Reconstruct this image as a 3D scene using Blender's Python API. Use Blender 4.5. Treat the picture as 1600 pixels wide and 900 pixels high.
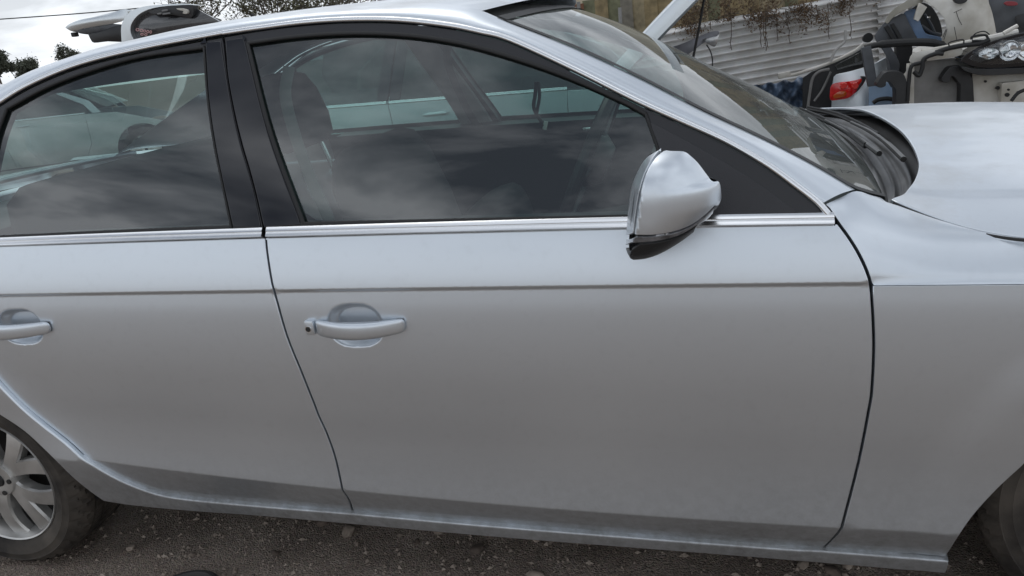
import bpy, bmesh, math, random
import numpy as np
from mathutils import Vector, Matrix, geometry
random.seed(7); rng = np.random.default_rng(7)
for o in list(bpy.data.objects): bpy.data.objects.remove(o)
scn = bpy.context.scene
COL = scn.collection

# ------------------------------------------------------------------ camera
CP = np.array([-0.81370, -2.26647, 1.28290])
_y, _p, _r = np.radians([-15.4896, -18.3756, -7.2301]); FPX = 1187.34
cf = np.array([math.sin(_y)*math.cos(_p), math.cos(_y)*math.cos(_p), math.sin(_p)])
_rt = np.array([math.cos(_y), -math.sin(_y), 0]); _up = np.cross(_rt, cf)
cr = _rt*math.cos(_r)+_up*math.sin(_r); cu = _up*math.cos(_r)-_rt*math.sin(_r)
cam = bpy.data.objects.new('camera', bpy.data.cameras.new('camera')); COL.objects.link(cam)
M = Matrix([[cr[i], cu[i], -cf[i], CP[i]] for i in range(3)]+[[0, 0, 0, 1]])
cam.matrix_world = M
cam.data.sensor_width = 36; cam.data.lens = FPX*36/1600; cam.data.clip_start = 0.05; cam.data.clip_end = 2000
scn.camera = cam
scn.render.resolution_x = 1024; scn.render.resolution_y = 576

# ------------------------------------------------------------------ sky, sun, exposure
SUN_EL, SUN_AZ = math.radians(58), math.radians(330)
w = bpy.data.worlds.new('World'); scn.world = w; w.use_nodes = True
N, L = w.node_tree.nodes, w.node_tree.links; N.clear()
def nd(t, **k):
    n = N.new(t)
    for a, b in k.items():
        if a.startswith('i_'): n.inputs[int(a[2:])].default_value = b
        else: setattr(n, a, b)
    return n
out = nd('ShaderNodeOutputWorld'); bg = nd('ShaderNodeBackground'); bg.inputs[1].default_value = 0.15
sky = nd('ShaderNodeTexSky'); sky.sky_type = 'NISHITA'; sky.sun_disc = False; sky.sun_elevation = SUN_EL; sky.sun_rotation = SUN_AZ
tc = nd('ShaderNodeTexCoord'); sep = nd('ShaderNodeSeparateXYZ'); L.new(tc.outputs['Generated'], sep.inputs[0])
zc = nd('ShaderNodeMath', operation='MAXIMUM', i_1=0.0); L.new(sep.outputs[2], zc.inputs[0])
za = nd('ShaderNodeMath', operation='ADD', i_1=0.22); L.new(zc.outputs[0], za.inputs[0])
dx = nd('ShaderNodeMath', operation='DIVIDE'); L.new(sep.outputs[0], dx.inputs[0]); L.new(za.outputs[0], dx.inputs[1])
dy = nd('ShaderNodeMath', operation='DIVIDE'); L.new(sep.outputs[1], dy.inputs[0]); L.new(za.outputs[0], dy.inputs[1])
cmb = nd('ShaderNodeCombineXYZ'); L.new(dx.outputs[0], cmb.inputs[0]); L.new(dy.outputs[0], cmb.inputs[1])
no1 = nd('ShaderNodeTexNoise'); no1.inputs['Scale'].default_value = 2.3; no1.inputs['Detail'].default_value = 7; no1.inputs['Roughness'].default_value = 0.55; no1.inputs['Distortion'].default_value = 0.35
L.new(cmb.outputs[0], no1.inputs['Vector'])
cl = nd('ShaderNodeValToRGB'); L.new(no1.outputs['Fac'], cl.inputs[0])
e = cl.color_ramp.elements
e[0].position = 0.39; e[0].color = (1.15, 1.3, 1.55, 1); e[1].position = 0.61; e[1].color = (7.6, 7.9, 8.3, 1)
m1 = cl.color_ramp.elements.new(0.5); m1.color = (4.0, 4.25, 4.6, 1)
cov = nd('ShaderNodeMix', data_type='RGBA'); cov.inputs[0].default_value = 0.9
L.new(sky.outputs[0], cov.inputs[6]); L.new(cl.outputs[0], cov.inputs[7])
# air near the horizon is brighter and even
hz = nd('ShaderNodeMapRange'); hz.inputs[1].default_value = 0.0; hz.inputs[2].default_value = 0.38; hz.inputs[3].default_value = 0.82; hz.inputs[4].default_value = 0.0
L.new(sep.outputs[2], hz.inputs[0])
hm = nd('ShaderNodeMix', data_type='RGBA'); hm.inputs[7].default_value = (6.2, 6.45, 6.75, 1)
L.new(hz.outputs[0], hm.inputs[0]); L.new(cov.outputs[2], hm.inputs[6])
L.new(hm.outputs[2], bg.inputs[0]); L.new(bg.outputs[0], out.inputs[0])
sl = bpy.data.lights.new('sun', 'SUN'); sl.energy = 0.5; sl.angle = math.radians(25); sl.color = (1, .97, .92)
so = bpy.data.objects.new('sun', sl); COL.objects.link(so)
sd = Vector((math.cos(SUN_EL)*math.sin(SUN_AZ), math.cos(SUN_EL)*math.cos(SUN_AZ), math.sin(SUN_EL)))
so.rotation_euler = sd.to_track_quat('Z', 'Y').to_euler(); so.location = sd*30
vs = scn.view_settings; vs.view_transform = 'Standard'; vs.look = 'None'; vs.exposure = 0.15; vs.gamma = 1.0; vs.use_curve_mapping = False

# ------------------------------------------------------------------ helpers
def ray(px, py): return cf+cr*(px-800)/FPX+cu*(450-py)/FPX
def at_y(px, py, y): d = ray(px, py); return CP+d*((y-CP[1])/d[1])
def at_z(px, py, z): d = ray(px, py); return CP+d*((z-CP[2])/d[2])
def dense(pts, n=8):
    """Catmull-Rom through pixel points"""
    p = [np.array(q, float) for q in pts]
    if len(p) < 3:
        return [p[0]+(p[1]-p[0])*i/n for i in range(n+1)]
    p = [2*p[0]-p[1]]+p+[2*p[-1]-p[-2]]; o = []
    for i in range(1, len(p)-2):
        a, b, c, d = p[i-1:i+3]
        for k in range(n):
            t = k/n
            o.append(.5*((2*b)+(c-a)*t+(2*a-5*b+4*c-d)*t*t+(3*b-a-3*c+d)*t**3))
    o.append(p[-2]); return o
def resample(pts, step):
    p = np.array(pts, float); s = np.concatenate([[0], np.cumsum(np.linalg.norm(np.diff(p, axis=0), axis=1))])
    n = max(2, int(round(s[-1]/step))+1); t = np.linspace(0, s[-1], n)
    return np.stack([np.interp(t, s, p[:, i]) for i in range(p.shape[1])], -1)

def matnodes(name):
    m = bpy.data.materials.new(name); m.use_nodes = True
    return m, m.node_tree.nodes, m.node_tree.links, m.node_tree.nodes['Principled BSDF']
def pbr(name, col, rough=.5, metal=0, coat=0, coat_r=.03, var=0, vscale=8, bump=0, bscale=60, spec=.5, rvar=0, col2=None, detail=6):
    m, n, l, b = matnodes(name)
    b.inputs['Base Color'].default_value = (*col, 1); b.inputs['Roughness'].default_value = rough; b.inputs['Metallic'].default_value = metal
    b.inputs['Coat Weight'].default_value = coat; b.inputs['Coat Roughness'].default_value = coat_r; b.inputs['Specular IOR Level'].default_value = spec
    if var or rvar or col2:
        t = n.new('ShaderNodeTexCoord'); z = n.new('ShaderNodeTexNoise'); z.inputs['Scale'].default_value = vscale; z.inputs['Detail'].default_value = detail
        l.new(t.outputs['Object'], z.inputs['Vector'])
        if var or col2:
            c = n.new('ShaderNodeValToRGB'); l.new(z.outputs['Fac'], c.inputs[0])
            lo = col2 if col2 else tuple(v*(1-var) for v in col); hi = col if col2 else tuple(min(1, v*(1+var)) for v in col)
            c.color_ramp.elements[0].position = .32; c.color_ramp.elements[0].color = (*lo, 1); c.color_ramp.elements[1].position = .68; c.color_ramp.elements[1].color = (*hi, 1)
            l.new(c.outputs[0], b.inputs['Base Color'])
        if rvar:
            r = n.new('ShaderNodeMapRange'); r.inputs[3].default_value = max(0, rough-rvar); r.inputs[4].default_value = min(1, rough+rvar); l.new(z.outputs['Fac'], r.inputs[0]); l.new(r.outputs[0], b.inputs['Roughness'])
    if bump:
        t = n.new('ShaderNodeTexCoord'); z = n.new('ShaderNodeTexNoise'); z.inputs['Scale'].default_value = bscale; z.inputs['Detail'].default_value = 4
        l.new(t.outputs['Object'], z.inputs['Vector']); bp = n.new('ShaderNodeBump'); bp.inputs['Strength'].default_value = bump; bp.inputs['Distance'].default_value = .004
        l.new(z.outputs['Fac'], bp.inputs['Height']); l.new(bp.outputs[0], b.inputs['Normal'])
    return m
def glassmat(name, tint, refl=.085, dust=.03, dustcol=(.45, .45, .42), dscale=3, pw_=4.5):
    m = bpy.data.materials.new(name); m.use_nodes = True; n, l = m.node_tree.nodes, m.node_tree.links; n.clear()
    o = n.new('ShaderNodeOutputMaterial'); tr = n.new('ShaderNodeBsdfTransparent'); tr.inputs[0].default_value = (*tint, 1)
    gl = n.new('ShaderNodeBsdfGlossy'); gl.inputs['Roughness'].default_value = .008; gl.inputs[0].default_value = (1, 1, 1, 1)
    g = n.new('ShaderNodeNewGeometry'); d = n.new('ShaderNodeVectorMath'); d.operation = 'DOT_PRODUCT'; l.new(g.outputs['Incoming'], d.inputs[0]); l.new(g.outputs['Normal'], d.inputs[1])
    ab = n.new('ShaderNodeMath'); ab.operation = 'ABSOLUTE'; l.new(d.outputs['Value'], ab.inputs[0])
    om = n.new('ShaderNodeMath'); om.operation = 'SUBTRACT'; om.inputs[0].default_value = 1; l.new(ab.outputs[0], om.inputs[1])
    pw = n.new('ShaderNodeMath'); pw.operation = 'POWER'; pw.inputs[1].default_value = pw_; l.new(om.outputs[0], pw.inputs[0])
    ma = n.new('ShaderNodeMath'); ma.operation = 'MULTIPLY_ADD'; ma.inputs[1].default_value = 1-refl; ma.inputs[2].default_value = refl; l.new(pw.outputs[0], ma.inputs[0])
    df = n.new('ShaderNodeBsdfDiffuse'); df.inputs[0].default_value = (*dustcol, 1)
    t = n.new('ShaderNodeTexCoord'); z = n.new('ShaderNodeTexNoise'); z.inputs['Scale'].default_value = dscale; z.inputs['Detail'].default_value = 8; l.new(t.outputs['Object'], z.inputs['Vector'])
    mr = n.new('ShaderNodeMapRange'); mr.inputs[1].default_value = .3; mr.inputs[2].default_value = .75; mr.inputs[3].default_value = dust*.5; mr.inputs[4].default_value = dust*1.6; l.new(z.outputs['Fac'], mr.inputs[0])
    mx0 = n.new('ShaderNodeMixShader'); l.new(ma.outputs[0], mx0.inputs[0]); l.new(tr.outputs[0], mx0.inputs[1]); l.new(gl.outputs[0], mx0.inputs[2])
    mx = n.new('ShaderNodeMixShader'); l.new(mr.outputs[0], mx.inputs[0]); l.new(mx0.outputs[0], mx.inputs[1]); l.new(df.outputs[0], mx.inputs[2]); l.new(mx.outputs[0], o.inputs[0])
    return m

MT = {}
def paintmat(name, col, rough=.38, dirt=True):
    m, n, l, b = matnodes(name)
    b.inputs['Metallic'].default_value = .9; b.inputs['Roughness'].default_value = rough; b.inputs['Coat Weight'].default_value = .4; b.inputs['Coat Roughness'].default_value = .07
    t = n.new('ShaderNodeTexCoord')
    z = n.new('ShaderNodeTexNoise'); z.inputs['Scale'].default_value = 2.2; z.inputs['Detail'].default_value = 9; z.inputs['Roughness'].default_value = .65; l.new(t.outputs['Object'], z.inputs['Vector'])
    s = n.new('ShaderNodeSeparateXYZ'); l.new(t.outputs['Object'], s.inputs[0])
    # road film low on the body: height above the sill, broken up by noise
    h = n.new('ShaderNodeMapRange'); h.inputs[1].default_value = .44; h.inputs[2].default_value = .22; h.inputs[3].default_value = 0; h.inputs[4].default_value = .8; l.new(s.outputs[2], h.inputs[0])
    zf = n.new('ShaderNodeTexNoise'); zf.inputs['Scale'].default_value = 38; zf.inputs['Detail'].default_value = 8; zf.inputs['Roughness'].default_value = .7; l.new(t.outputs['Object'], zf.inputs['Vector'])
    zm = n.new('ShaderNodeMath'); zm.operation = 'MULTIPLY'; l.new(z.outputs['Fac'], zm.inputs[0]); l.new(zf.outputs['Fac'], zm.inputs[1])
    zs = n.new('ShaderNodeMath'); zs.operation = 'MULTIPLY'; zs.inputs[1].default_value = 2.6; l.new(zm.outputs[0], zs.inputs[0])
    mu = n.new('ShaderNodeMath'); mu.operation = 'MULTIPLY'; l.new(h.outputs[0], mu.inputs[0]); l.new(zs.outputs[0], mu.inputs[1])
    fine = n.new('ShaderNodeTexNoise'); fine.inputs['Scale'].default_value = 45; fine.inputs['Detail'].default_value = 6; l.new(t.outputs['Object'], fine.inputs['Vector'])
    fr = n.new('ShaderNodeMapRange'); fr.inputs[1].default_value = .55; fr.inputs[2].default_value = .8; fr.inputs[3].default_value = 0; fr.inputs[4].default_value = .05; l.new(fine.outputs['Fac'], fr.inputs[0])
    ad = n.new('ShaderNodeMath'); ad.operation = 'ADD'; l.new(mu.outputs[0], ad.inputs[0]); l.new(fr.outputs[0], ad.inputs[1])
    mc0 = n.new('ShaderNodeMix'); mc0.data_type = 'RGBA'; mc0.inputs[6].default_value = (*col, 1); mc0.inputs[7].default_value = (.19, .175, .155, 1)
    l.new(ad.outputs[0], mc0.inputs[0])
    # pale dust settled on faces that look up
    ge = n.new('ShaderNodeNewGeometry'); gs_ = n.new('ShaderNodeSeparateXYZ'); l.new(ge.outputs['Normal'], gs_.inputs[0])
    up_ = n.new('ShaderNodeMapRange'); up_.inputs[1].default_value = .80; up_.inputs[2].default_value = .99; l.new(gs_.outputs[2], up_.inputs[0])
    dn = n.new('ShaderNodeTexNoise'); dn.inputs['Scale'].default_value = 3.2; dn.inputs['Detail'].default_value = 11; dn.inputs['Roughness'].default_value = .72; l.new(t.outputs['Object'], dn.inputs['Vector'])
    dr_ = n.new('ShaderNodeMapRange'); dr_.inputs[1].default_value = .46; dr_.inputs[2].default_value = .66; dr_.inputs[3].default_value = .04; dr_.inputs[4].default_value = .5; l.new(dn.outputs['Fac'], dr_.inputs[0])
    du = n.new('ShaderNodeMath'); du.operation = 'MULTIPLY'; l.new(up_.outputs[0], du.inputs[0]); l.new(dr_.outputs[0], du.inputs[1])
    mc = n.new('ShaderNodeMix'); mc.data_type = 'RGBA'; mc.inputs[7].default_value = (.42, .41, .39, 1)
    l.new(mc0.outputs[2], mc.inputs[6]); l.new(du.outputs[0], mc.inputs[0]); l.new(mc.outputs[2], b.inputs['Base Color'])
    mm = n.new('ShaderNodeMath'); mm.operation = 'MULTIPLY_ADD'; mm.inputs[1].default_value = -.8; mm.inputs[2].default_value = .9; l.new(du.outputs[0], mm.inputs[0]); l.new(mm.outputs[0], b.inputs['Metallic'])
    cm_ = n.new('ShaderNodeMath'); cm_.operation = 'MULTIPLY_ADD'; cm_.inputs[1].default_value = -1.0; cm_.inputs[2].default_value = .4; cm_.use_clamp = True; l.new(du.outputs[0], cm_.inputs[0]); l.new(cm_.outputs[0], b.inputs['Coat Weight'])
    ad2 = n.new('ShaderNodeMath'); ad2.operation = 'ADD'; l.new(ad.outputs[0], ad2.inputs[0]); l.new(du.outputs[0], ad2.inputs[1])
    rr = n.new('ShaderNodeMapRange'); rr.inputs[3].default_value = rough-.02; rr.inputs[4].default_value = rough+.35; l.new(ad2.outputs[0], rr.inputs[0]); l.new(rr.outputs[0], b.inputs['Roughness'])
    # very slight waviness of pressed steel
    wz = n.new('ShaderNodeTexNoise'); wz.inputs['Scale'].default_value = 5; wz.inputs['Detail'].default_value = 2; l.new(t.outputs['Object'], wz.inputs['Vector'])
    bp = n.new('ShaderNodeBump'); bp.inputs['Strength'].default_value = .12; bp.inputs['Distance'].default_value = .006; l.new(wz.outputs['Fac'], bp.inputs['Height']); l.new(bp.outputs[0], b.inputs['Coat Normal'])
    return m
MT['silver'] = paintmat('silver_paint', (.71, .755, .80), .39)
MT['silver2'] = paintmat('pale_silver_paint', (.70, .74, .76))
MT['chrome'] = pbr('satin_aluminium_trim', (.86, .87, .88), .24, 1, rvar=.05, vscale=30)
MT['piano'] = pbr('gloss_black_pillar', (.010, .010, .013), .07, coat=.4, rvar=.03, vscale=6)
MT['frame'] = pbr('matt_black_frame', (.022, .022, .025), .42, rvar=.08, vscale=10)
MT['sail'] = pbr('dark_grained_plastic', (.03, .03, .034), .5, bump=.25, bscale=500)
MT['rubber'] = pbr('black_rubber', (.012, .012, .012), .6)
MT['plastic'] = pbr('black_plastic', (.02, .02, .021), .45, bump=.15, bscale=200, var=.3)
MT['dustplastic'] = pbr('dusty_black_plastic', (.035, .033, .031), .6, col2=(.012, .012, .013), vscale=9, bump=.2, bscale=120)
MT['cowl'] = pbr('black_cowl_plastic', (.010, .010, .010), .33, col2=(.018, .016, .014), vscale=14, rvar=.12)
MT['trim'] = pbr('interior_dark_trim', (.02, .021, .023), .6, bump=.2, bscale=300)
MT['fabric'] = pbr('seat_dark_cloth', (.022, .022, .025), .85, bump=.3, bscale=700)
MT['greytrim'] = pbr('interior_grey_trim', (.20, .20, .20), .65)
MT['glass'] = glassmat('green_tint_side_glass', (.56, .74, .70), .12, .018, (.40, .44, .43))
MT['wglass'] = glassmat('windscreen_glass', (.68, .77, .74), .055, .20, (.30, .32, .305), 1.6, 7.0)
MT['dglass'] = glassmat('dark_privacy_glass', (.10, .12, .125), .07, .09)
MT['alloy'] = pbr('painted_alloy', (.52, .51, .49), .36, .7, coat=.4, var=.18, vscale=14, rvar=.1)
MT['brake'] = pbr('brake_steel', (.05, .047, .045), .6, .5, var=.4)
MT['white'] = pbr('scuffed_white_paint', (.70, .68, .63), .45, col2=(.42, .39, .33), vscale=7, coat=.2, detail=10)
MT['grey'] = pbr('grey_primer_metal', (.22, .215, .205), .6, var=.25, vscale=9)
MT['red'] = pbr('red_lamp_lens', (.62, .012, .010), .1, coat=1, var=.35, vscale=25)
MT['orange'] = pbr('amber_lamp_lens', (.5, .09, .01), .12, coat=1)
MT['blue'] = pbr('blue_plastic', (.14, .22, .36), .4, var=.3, vscale=6)
MT['lblue'] = pbr('pale_blue_paint', (.30, .42, .58), .35, coat=.4, var=.15)
MT['greyplastic'] = pbr('weathered_grey_plastic', (.075, .08, .088), .55, var=.3, vscale=10)
MT['lamp'] = pbr('bright_lamp_reflector', (.85, .85, .85), .08, 1)
MT['lens'] = glassmat('lamp_clear_lens', (.9, .92, .93), .06, .03)

def thing(name, label, cat, loc=(0, 0, 0), group=None):
    o = bpy.data.objects.new(name, None); COL.objects.link(o); o.location = loc; o.empty_display_size = .1
    tag(o, label, cat, group); return o
def tag(o, label=None, cat=None, group=None, kind=None):
    if label: o['label'] = label
    if cat: o['category'] = cat
    if group: o['group'] = group
    if kind: o['kind'] = kind
    return o
def mk(name, V, F, mat, parent=None, smooth=True, normals=None, auto=None):
    me = bpy.data.meshes.new(name); me.from_pydata([tuple(map(float, v)) for v in V], [], [tuple(int(i) for i in f) for f in F]); me.update()
    me.materials.append(MT[mat] if isinstance(mat, str) else mat)
    if smooth:
        me.polygons.foreach_set('use_smooth', [True]*len(me.polygons))
        if normals is not None: me.normals_split_custom_set_from_vertices([tuple(map(float, q)) for q in normals])
        elif auto: me.set_sharp_from_angle(angle=math.radians(auto))
    o = bpy.data.objects.new(name, me); COL.objects.link(o)
    if parent is not None:
        o.parent = parent
        if parent.type == 'EMPTY' : o.matrix_parent_inverse = Matrix.Translation(-Vector(parent.location))
    return o
class MB:
    def __init__(s): s.V = []; s.F = []
    def add(s, V, F):
        b = len(s.V); s.V += [tuple(v) for v in V]; s.F += [tuple(i+b for i in f) for f in F]; return s
    def box(s, c, d, R=None, bev=0):
        bm = bmesh.new(); bmesh.ops.create_cube(bm, size=1); bmesh.ops.scale(bm, vec=d, verts=bm.verts)
        if bev: bmesh.ops.bevel(bm, geom=bm.edges[:], offset=bev, segments=2, affect='EDGES', profile=.6)
        bm.verts.index_update(); V = [v.co.copy() for v in bm.verts]
        if R is not None: V = [R @ v for v in V]
        s.add([(v.x+c[0], v.y+c[1], v.z+c[2]) for v in V], [[v.index for v in f.verts] for f in bm.faces]); bm.free(); return s
    def tube(s, pts, r, n=8, cap=True):
        p = [np.array(q, float) for q in pts]; rs = r if hasattr(r, '__len__') else [r]*len(p); V = []; F = []
        t0 = p[1]-p[0]; a = np.cross(t0, [0, 0, 1.0]);
        if np.linalg.norm(a) < 1e-6*np.linalg.norm(t0)+1e-12: a = np.array([1.0, 0, 0])
        for i, q in enumerate(p):
            t = p[min(i+1, len(p)-1)]-p[max(i-1, 0)]; t = t/(np.linalg.norm(t)+1e-12)
            a = a-t*(a@t); a = a/(np.linalg.norm(a)+1e-12); b = np.cross(t, a)
            for k in range(n):
                w_ = 2*math.pi*k/n; V.append(q+rs[i]*(a*math.cos(w_)+b*math.sin(w_)))
        for i in range(len(p)-1):
            for k in range(n): F.append((i*n+k, i*n+(k+1) % n, (i+1)*n+(k+1) % n, (i+1)*n+k))
        if cap: F.append(tuple(range(n))[::-1]); F.append(tuple((len(p)-1)*n+k for k in range(n)))
        return s.add(V, F)
    def build(s, name, mat, parent=None, smooth=True, auto=35): return mk(name, s.V, s.F, mat, parent, smooth, None, auto)

def inside(poly, P):
    x, y = P[:, 0], P[:, 1]; r = np.zeros(len(P), bool); n = len(poly)
    for i in range(n):
        a, b = poly[i], poly[(i+1) % n]
        c = ((a[1] > y) != (b[1] > y))
        with np.errstate(divide='ignore', invalid='ignore'):
            r ^= c & (x < (b[0]-a[0])*(y-a[1])/(b[1]-a[1]+1e-30)+a[0])
    return r
def bdist(poly, P):
    d = np.full(len(P), 9.0); n = len(poly)
    for i in range(n):
        a, b = poly[i], poly[(i+1) % n]; ab = b-a; t = np.clip(((P-a)@ab)/(ab@ab+1e-30), 0, 1)
        d = np.minimum(d, np.linalg.norm(P-a-t[:, None]*ab, axis=1))
    return d
def offset_poly(p, d):
    """shrink a polygon (CCW) by d"""
    n = len(p); o = []
    for i in range(n):
        a, b, c = p[i-1], p[i], p[(i+1) % n]
        e1 = (b-a)/(np.linalg.norm(b-a)+1e-12); e2 = (c-b)/(np.linalg.norm(c-b)+1e-12)
        n1 = np.array([-e1[1], e1[0]]); n2 = np.array([-e2[1], e2[0]]); m = n1+n2; m = m/(np.linalg.norm(m)+1e-9)
        o.append(b+m*d/max(.4, m@n1))
    return np.array(o)
def clean(p, step):
    """polygon vertices resampled, corners kept, CCW"""
    p = [np.array(q, float) for q in p]; q = []
    for a in p:
        if not q or np.linalg.norm(a-q[-1]) > 1e-4: q.append(a)
    if np.linalg.norm(q[0]-q[-1]) < 1e-4: q.pop()
    o = []
    for i in range(len(q)):
        a, b = q[i], q[(i+1) % len(q)]; k = max(1, int(np.linalg.norm(b-a)/step))
        o += [a+(b-a)*j/k for j in range(k)]
    # drop points that crowd on straight runs
    r = []
    for i in range(len(o)):
        a = r[-1] if r else o[i-1]; b = o[i]; c = o[(i+1) % len(o)]
        if np.linalg.norm(b-a) < step*.45 and abs(np.cross(b-a, c-b)) < 2e-2*np.linalg.norm(b-a)*np.linalg.norm(c-b)+1e-12: continue
        r.append(b)
    o = np.array(r)
    A = .5*np.sum(o[:, 0]*np.roll(o[:, 1], -1)-np.roll(o[:, 0], -1)*o[:, 1])
    return o if A > 0 else o[::-1]
def panel(name, outline, surf, mat, parent, outw, shrink=.0022, inset=.003, step=.02, depth=.018, rows=None, extra=None, eps=.0025):
    """a sheet cut to a 2D outline on a curved surface surf(a,b)->xyz with rolled edges; outw(P)->outward direction"""
    poly = clean(outline, step*.8)
    if shrink: poly = offset_poly(poly, shrink)
    inner = offset_poly(poly, inset)
    lo, hi = inner.min(0), inner.max(0)
    if rows is None:
        a, b = np.meshgrid(np.arange(lo[0], hi[0], step), np.arange(lo[1], hi[1], step)); G = np.stack([a.ravel(), b.ravel()], -1)
    else:
        G = []
        for a in np.arange(lo[0], hi[0], step*1.5): G += [(a, b) for b in rows(a) if lo[1] < b < hi[1]]
        G = np.array(G)
    if extra is not None: G = np.concatenate([G, extra])
    if len(G): G = G[inside(inner, G)]
    if len(G): G = G[bdist(inner, G) > min(step*.35, .006)]
    allv = [Vector((float(p[0]), float(p[1]))) for p in inner]+[Vector((float(p[0]), float(p[1]))) for p in G]
    n = len(inner)
    vo, eo, fo, ov, oe, of = geometry.delaunay_2d_cdt(allv, [], [list(range(n))], 1, 1e-6)
    P2 = np.array([(v.x, v.y) for v in vo])
    def SP(q): return np.array(surf(q[:, 0], q[:, 1])).T
    def NR(q):
        d1 = SP(q+[eps, 0])-SP(q-[eps, 0]); d2 = SP(q+[0, eps])-SP(q-[0, eps]); nn = np.cross(d1, d2)
        nn /= np.linalg.norm(nn, axis=1)[:, None]+1e-12
        o_ = outw(SP(q)); s_ = np.sign((nn*o_).sum(1)); s_[s_ == 0] = 1
        return nn*s_[:, None]
    V = SP(P2); NN = NR(P2)
    # rim rings along the boundary
    back = {}
    for i, olist in enumerate(ov):
        for k in olist:
            if k < n: back[k] = i
    Vn = [tuple(v) for v in V]; Nn = [tuple(v) for v in NN]
    F = [tuple(f) for f in fo]
    # face winding to agree with outward normals
    if F:
        F2 = []
        for f in F:
            a, b, c = V[f[0]], V[f[1]], V[f[2]]
            F2.append(f if np.cross(b-a, c-a)@NN[f[0]] >= 0 else f[::-1])
        F = F2
    S0 = SP(inner); N0 = NR(inner); S1 = SP(poly)
    ow = S1-S0; ow -= N0*(ow*N0).sum(1)[:, None]; ow /= np.linalg.norm(ow, axis=1)[:, None]+1e-12
    k1, k2, k3 = [], [], []
    for i in range(n):
        b1 = S0[i]+ow[i]*inset*.75-N0[i]*inset*.28; nn1 = ow[i]*.6+N0[i]*.8
        b2 = S0[i]+ow[i]*inset-N0[i]*inset; b3 = b2-N0[i]*depth
        for lst, p, q in ((k1, b1, nn1), (k2, b2, ow[i]), (k3, b3, ow[i])):
            lst.append(len(Vn)); Vn.append(tuple(p)); Nn.append(tuple(q))
    for i in range(n):
        j = (i+1) % n
        if i in back and j in back:
            for a, b in ((None, k1), (k1, k2), (k2, k3)):
                f = (back[i] if a is None else a[i], back[j] if a is None else a[j], b[j], b[i])
                A_, B_, C_ = (np.array(Vn[q]) for q in f[:3])
                nr = np.cross(B_-A_, C_-A_)
                F.append(f if nr@np.array(Nn[f[2]]) >= 0 else f[::-1])
    return mk(name, Vn, F, mat, parent, True, Nn)
def grid(name, G, mat, parent, flip=False, auto=None, closed_u=False, thick=0):
    G = np.array(G); nu, nv = G.shape[:2]; V = G.reshape(-1, 3); F = []
    for i in range(nu-1+(1 if closed_u else 0)):
        for j in range(nv-1):
            i2 = (i+1) % nu
            f = (i*nv+j, i2*nv+j, i2*nv+j+1, i*nv+j+1); F.append(f[::-1] if flip else f)
    o = mk(name, V, F, mat, parent, True, None, auto)
    if thick:
        md = o.modifiers.new('Solidify', 'SOLIDIFY'); md.thickness = thick; md.offset = -1; md.use_even_offset = False
    return o
def ribbon(name, P, Nm, width, height, mat, parent, prof=None):
    """moulding swept along P with outward normals Nm"""
    P = np.array(P); Nm = np.array(Nm); T = np.gradient(P, axis=0); T /= np.linalg.norm(T, axis=1)[:, None]; B = np.cross(Nm, T)
    if prof is None: prof = [(-.5, -.6), (-.5, .35), (-.4, .8), (-.2, 1), (.2, 1), (.4, .8), (.5, .35), (.5, -.6)]
    k = len(prof); V = []
    for p, nn, b in zip(P, Nm, B):
        for (a, h) in prof: V.append(p+b*a*width+nn*h*height)
    F = []
    for i in range(len(P)-1):
        for j in range(k-1): F.append((i*k+j, (i+1)*k+j, (i+1)*k+j+1, i*k+j+1))
    F.append(tuple(range(k))); F.append(tuple((len(P)-1)*k+j for j in range(k))[::-1])
    o = mk(name, V, F, mat, parent, True, None, 50)
    bm = bmesh.new(); bm.from_mesh(o.data); bmesh.ops.recalc_face_normals(bm, faces=bm.faces); bm.to_mesh(o.data); bm.free()
    return o

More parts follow.
